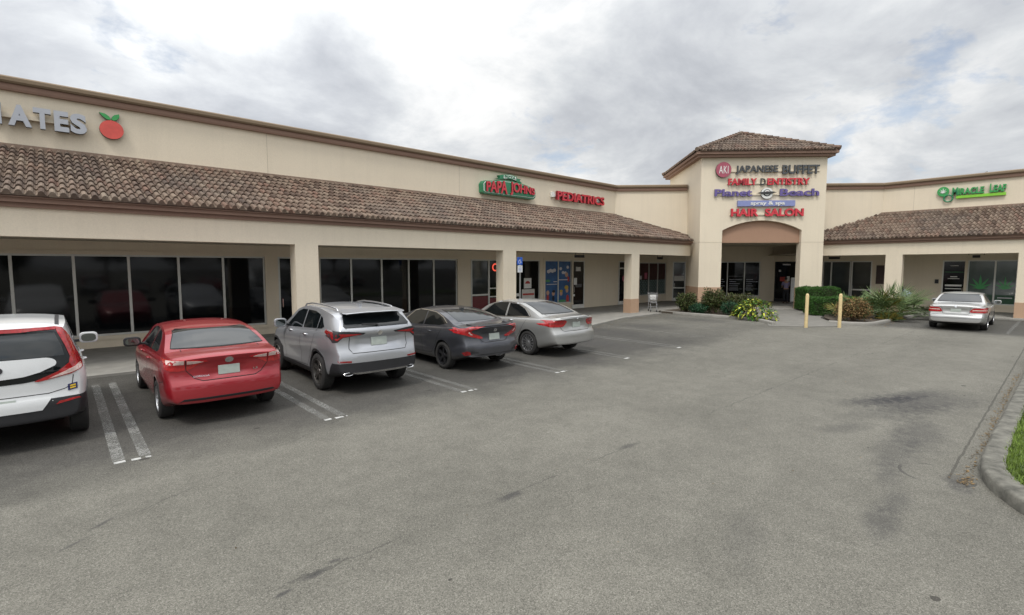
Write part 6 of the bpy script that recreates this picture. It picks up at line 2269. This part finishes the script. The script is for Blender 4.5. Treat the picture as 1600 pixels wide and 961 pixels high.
# ------------------------------------------------------------------ planting
def stems(bm, c, n, h, spread, rng, r0=.012, mi=1):
    for _ in range(n):
        a = rng.random() * 6.28
        s_ = rng.uniform(.3, 1) * spread
        tube(bm, [(c[0] + .05 * math.cos(a), c[1] + .05 * math.sin(a), c[2]), (c[0] + s_ * .5 * math.cos(a), c[1] + s_ * .5 * math.sin(a), c[2] + h * .5), (c[0] + s_ * math.cos(a + .3), c[1] + s_ * math.sin(a + .3), c[2] + h)], [r0, r0 * .7, r0 * .3], 5, mi)
def shrub(name, label, loc, rad, n, s, mt, seed, cat='shrub', mt2=None, p2=0, lobes=3, up=.3, elong=1.6, group=None):
    rng = random.Random(seed)
    o = thing(name, label, cat, loc, 0, group)
    bm = B()
    stems(bm, (0, 0, 0), 14, rad[2] * 1.6, min(rad[0], rad[1]) * .8, rng, .014, 0)
    obj('stem', bm, 'bark', o)
    bm = B()
    for k in range(lobes):
        a = rng.random() * 6.28
        cx, cy = rad[0] * .35 * math.cos(a), rad[1] * .35 * math.sin(a)
        if lobes == 1: cx = cy = 0
        clump(bm, (cx, cy, rad[2] * rng.uniform(.85, 1.1)), (rad[0] * rng.uniform(.6, .8), rad[1] * rng.uniform(.6, .8), rad[2] * rng.uniform(.8, 1.0)), n // lobes, s, rng, .3, 0, up, .02, elong, 1 if mt2 else None, p2)
    obj('foliage', bm, [mt] + ([mt2] if mt2 else []), o)
    return o
shrub('shrub', 'leftmost dark olive shrub of the planting bed by the tower', (24.75, 13.65, .1), (.60, .60, .56), 4200, .055, 'shrub', 1, mt2='shrub2', p2=.3, lobes=4)
shrub('shrub', 'tallest olive shrub in front of the left tower pier', (25.1, 12.3, .1), (.62, .62, .70), 5200, .055, 'shrub', 2, mt2='shrub2', p2=.35, lobes=5)
shrub('shrub', 'wide brownish shrub behind the yellow-leaved bush', (26.4, 11.75, .1), (.95, .9, .55), 5600, .055, 'shrub2', 3, mt2='shrub', p2=.5, lobes=6)
shrub('groundcover_plant', 'low dark green plant filling the gap between the two olive shrubs', (24.75, 12.85, .1), (.55, .7, .30), 3000, .05, 'cover', 4, 'plant', lobes=3)
shrub('groundcover_plant', 'low dark green plant left of the yellow-leaved bush', (24.85, 11.2, .1), (.6, .75, .34), 3200, .05, 'cover', 6, 'plant', lobes=3)
# bush with large yellow and green leaves
def big_leaf(bm, p, d, L, W, droop, mi, rng):
    d = d.normalized()
    side = d.cross(Vector((0, 0, 1)))
    if side.length < .01: side = Vector((1, 0, 0))
    side.normalize()
    up_ = side.cross(d)
    rows = []
    for t, w_ in ((0, .1), (.25, .8), (.5, 1), (.75, .75), (1, .05)):
        c_ = p + d * L * t + Vector((0, 0, -droop * t * t * L))
        rows.append((bm.verts.new(c_ - side * W * w_ + up_ * W * .3 * w_), bm.verts.new(c_), bm.verts.new(c_ + side * W * w_ + up_ * W * .3 * w_)))
    for a, b_ in zip(rows[:-1], rows[1:]):
        for k in (0, 1):
            bm.faces.new((a[k], a[k + 1], b_[k + 1], b_[k])).material_index = mi
rng = random.Random(12)
o = thing('bush', 'rounded bush with large yellow and green leaves at the corner of the planting bed', 'bush', (24.45, 10.0, .1), 0)
bm = B()
stems(bm, (0, 0, 0), 16, .7, .55, rng, .016, 0)
obj('stem', bm, 'bark', o)
bm = B()
for k in range(620):
    a = rng.random() * 6.28
    el = rng.uniform(-.1, 1.45)
    r_ = rng.uniform(.35, 1.0)
    d = Vector((math.cos(a) * math.cos(el), math.sin(a) * math.cos(el), math.sin(el)))
    p = Vector((d.x * .80, d.y * 1.0, .12 + d.z * .78)) * 1.0 * (.55 + .42 * r_)
    big_leaf(bm, p, Vector((d.x, d.y, d.z * .5 + rng.uniform(-.3, .5))) + Vector((rng.gauss(0, .3), rng.gauss(0, .3), 0)), rng.uniform(.13, .23), rng.uniform(.035, .06), rng.uniform(.2, .9), 0 if rng.random() < .48 else 1, rng)
obj('foliage', bm, ['varieg', 'varieg2'], o)
# clipped hedges
def hedge(label, loc, rz, sx, sy, sz, n, seed):
    rng = random.Random(seed)
    o = thing('hedge', label, 'hedge', loc, rz)
    bm = B()
    box(bm, -sx / 2 + .07, sx / 2 - .07, -sy / 2 + .07, sy / 2 - .07, 0, sz - .07)
    obj('inner_twigs', bm, 'core', o)
    bm = B()
    ph = [rng.random() * 6 for _ in range(6)]
    for k in range(n):
        f = rng.choices((0, 1, 2, 3, 4), (sx * sz, sx * sz, sy * sz, sy * sz, sx * sy))[0]
        x, y, z = rng.uniform(-1, 1) * sx / 2, rng.uniform(-1, 1) * sy / 2, rng.random() * sz
        dd = abs(rng.gauss(0, .035))
        if f == 0: y = -sy / 2 + dd
        elif f == 1: y = sy / 2 - dd
        elif f == 2: x = -sx / 2 + dd
        elif f == 3: x = sx / 2 - dd
        else: z = sz - dd
        # rounded shoulders and uneven clipping
        rx, ry, rz_ = max(0, abs(x) - sx / 2 + .14), max(0, abs(y) - sy / 2 + .14), max(0, z - sz + .14)
        r_ = math.sqrt(rx * rx + ry * ry + rz_ * rz_)
        if r_ > .14:
            k2 = .14 / r_
            x = math.copysign(abs(x) - rx * (1 - k2), x)
            y = math.copysign(abs(y) - ry * (1 - k2), y)
            z -= rz_ * (1 - k2)
        w_ = .035 * math.sin(x * 4 + ph[0]) * math.sin(y * 5 + ph[1]) + .025 * math.sin(x * 9 + ph[2] + z * 7)
        leaf(bm, Vector((x + w_ * .6, y + w_ * .6, z + w_)), rng.uniform(.022, .042), rng, .4)
    obj('foliage', bm, 'hedge', o)
    return o
hedge('taller clipped green hedge against the right tower pier', (31.8, 9.55, .08), R(-45), 1.9, 1.3, 1.28, 16000, 21)
hedge('lower clipped green hedge in front of the taller one, behind the bollards', (29.7, 8.10, .08), R(-45), 2.7, 1.0, .86, 17000, 22)
# dry brown shrub
shrub('dry_shrub', 'dry brown shrub next to the right bollard', (26.4, 6.45, .08), (.72, .80, .52), 5600, .04, 'dry', 31, mt2='shrub', p2=.22, lobes=5, elong=2.2)
# palmettos
def palmetto(label, loc, n, L, seed, mt2p=.12, group='palmettos in the right planting bed', lean=0):
    rng = random.Random(seed)
    o = thing('palmetto', label, 'palm', loc, 0, None)
    st = B()
    fr = B()
    for k in range(n):
        a = k * 2.399 + rng.uniform(-.3, .3)
        el = math.asin(rng.uniform(.12, .99))
        d = Vector((math.cos(a) * math.cos(el), math.sin(a) * math.cos(el), math.sin(el)))
        pl_ = L * rng.uniform(.38, .55)
        p0 = Vector((rng.gauss(0, .08), rng.gauss(0, .08), .05))
        p1 = p0 + d * pl_ * .6
        p2 = p0 + d * pl_ + Vector((0, 0, -.04))
        tube(st, [p0, p1, p2], [.012, .009, .007], 5)
        side = d.cross(Vector((0, 0, 1))).normalized()
        up_ = side.cross(d)
        mi = 1 if rng.random() < mt2p else 0
        m_ = rng.randint(18, 24)
        tw = rng.uniform(-.5, .5)
        for j in range(m_):
            t = (j / (m_ - 1) - .5) * R(rng.uniform(150, 220))
            f_ = (d * math.cos(t) + (side * math.cos(tw) + up_ * math.sin(tw)) * math.sin(t)).normalized()
            ln = L * rng.uniform(.34, .46) * (.75 + .25 * math.cos(t))
            w_ = .017
            sd_ = f_.cross(up_).normalized()
            q0 = p2
            q1 = p2 + f_ * ln * .55 - Vector((0, 0, ln * .03))
            q2 = p2 + f_ * ln - Vector((0, 0, ln * rng.uniform(.02, .16)))
            v = [fr.verts.new(q0), fr.verts.new(q1 + sd_ * w_), fr.verts.new(q2), fr.verts.new(q1 - sd_ * w_)]
            fr.faces.new(v).material_index = mi
    obj('petiole', st, 'palmleaf', o)
    obj('frond', fr, ['palmleaf', 'palmyel'], o)
    return o
palmetto('smaller left palmetto rising behind the dry brown shrub', (28.2, 6.9, .08), 24, 1.6, 41)
palmetto('large middle palmetto with a dense round head of fan leaves', (29.2, 5.95, .08), 42, 2.05, 42)
palmetto('right palmetto with arching fans reaching towards the old silver sedan', (31.0, 5.55, .08), 34, 2.1, 43)
# yellow grass tuft
rng = random.Random(51)
o = thing('grass_tuft', 'low yellow-green grass tuft at the kerb in front of the palmettos', 'plant', (28.45, 5.55, .06), 0)
bm = B()
for k in range(420):
    a = rng.random() * 6.28
    el = rng.uniform(.3, 1.4)
    d = Vector((math.cos(a) * math.cos(el), math.sin(a) * math.cos(el), math.sin(el)))
    ln = rng.uniform(.3, .62)
    p = Vector((rng.gauss(0, .16), rng.gauss(0, .14), 0))
    sd_ = d.cross(Vector((0, 0, 1))).normalized() * .008
    q1 = p + d * ln * .6
    q2 = p + d * ln - Vector((0, 0, ln * rng.uniform(.1, .4)))
    v = [bm.verts.new(p - sd_), bm.verts.new(p + sd_), bm.verts.new(q1 + sd_), bm.verts.new(q2), bm.verts.new(q1 - sd_)]
    bm.faces.new(v).material_index = 1 if rng.random() < .6 else 0
obj('blades', bm, ['palmleaf', 'palmyel'], o)

# ------------------------------------------------------------------ what stands across the lot (seen only as reflections in the glass)
def copy_tree(o, parent=None):
    c = o.copy()
    COL.objects.link(c)
    c.parent = parent
    for ch in list(o.children):
        copy_tree(ch, c)
    return c
GR = 'cars parked across the lot'
spots = [(0, (2.2, -17.0), 0), (4, (5.2, -17.1), 1), (3, (8.2, -17.0), 0), (1, (11.2, -17.2), 2), (2, (17.0, -17.0), 1), (4, (20.0, -17.2), 0), (0, (23.0, -17.0), 2), (3, (26.2, -17.1), 3)]
cols_ = ['first', 'second', 'third', 'fourth', 'fifth', 'sixth', 'seventh', 'eighth']
for i, (k, (x, y), r_) in enumerate(spots):
    c = copy_tree(cars[k].root)
    c.location = (x, y, 0)
    c.rotation_euler = (0, 0, R(180 + r_))
    c['group'] = GR
    c['label'] = 'car reflected in the shop glass, %s from the left in its row' % cols_[i]
# white van across the lot
v = thing('van', 'white panel van reflected in the shop glass, behind the reflected cars', 'van', (14.1, -19.6, 0), R(90))
bm = B()
prism(bm, [(-2.6, .35), (-2.6, 2.2), (-2.5, 2.35), (1.3, 2.35), (1.9, 1.7), (2.7, 1.25), (2.8, .35)], 0, 1.9, 0, Matrix.Translation((0, .95, 0)) @ Matrix.Rotation(R(90), 4, 'X'))
o = obj('body', fixn(bm), 'white_paint', v)
bv = o.modifiers.new('bevel', 'BEVEL')
bv.width = .06
bv.segments = 3
bm = B()
for sy in (-.953, .945):
    prism(bm, [(1.0, 1.35), (1.0, 1.95), (1.45, 1.95), (1.85, 1.5), (1.85, 1.35)], 0, .008, 0, Matrix.Translation((0, sy + .008, 0)) @ Matrix.Rotation(R(90), 4, 'X'))
obj('side_window', bm, 'carglass', v)
for x in (-1.6, 1.9):
    for y in (-.8, .8):
        bm = B()
        lathe(bm, [(-.11, .2), (-.11, .34), (.11, .34), (.11, .2)], 24, 'y', (x, y, .34))
        obj('wheel', fixn(bm), 'rubber', v)
def tree_proto(seed):
    rng = random.Random(seed)
    o = thing('tree', 'tree', 'tree', (0, 0, 0))
    bm = B()
    tube(bm, [(0, 0, 0), (.1, 0, 1.5), (.05, .1, 3.2)], [.22, .17, .12], 8)
    for k in range(6):
        a = k * 1.05 + rng.random()
        tube(bm, [(.05, .05, 2.2 + .2 * k), (1.0 * math.cos(a), 1.0 * math.sin(a), 3.8 + .2 * k), (1.9 * math.cos(a), 1.9 * math.sin(a), 5.2 + .2 * k)], [.09, .06, .03], 6)
    obj('trunk', bm, 'bark', o)
    bm = B()
    for k in range(9):
        a = rng.random() * 6.28
        r_ = rng.uniform(.3, 1.7)
        clump(bm, (r_ * math.cos(a), r_ * math.sin(a), rng.uniform(3.6, 7.2)), (1.7, 1.7, 1.2), 420, .26, rng, .4)
    obj('crown', bm, 'treeleaf', o)
    return o
protos = [tree_proto(61), tree_proto(62)]
tspots = [(-16, -30), (-9, -34), (-3, -29), (4, -33), (10, -30), (17, -34), (23, -30), (30, -33), (37, -30), (44, -34), (-22, -18), (-24, -8), (-22, 2), (-25, 10), (-23, 19), (51, -26)]
words = ['westernmost', 'second', 'third', 'fourth', 'fifth', 'sixth', 'seventh', 'eighth', 'ninth', 'tenth', 'first', 'second', 'third', 'fourth', 'fifth', 'easternmost']
for i, (x, y) in enumerate(tspots):
    t = protos[i] if i < 2 else copy_tree(protos[i % 2])
    t.location = (x, y, 0)
    t.rotation_euler = (0, 0, i * 1.3)
    k = 1.0 + .18 * math.sin(i * 2.1)
    t.scale = (k, k, k)
    t['group'] = 'trees around the far side of the lot'
    t['label'] = 'broad tree reflected in the shop glass, %s tree of the %s' % (words[i], 'side row' if 10 <= i < 15 else 'back row')
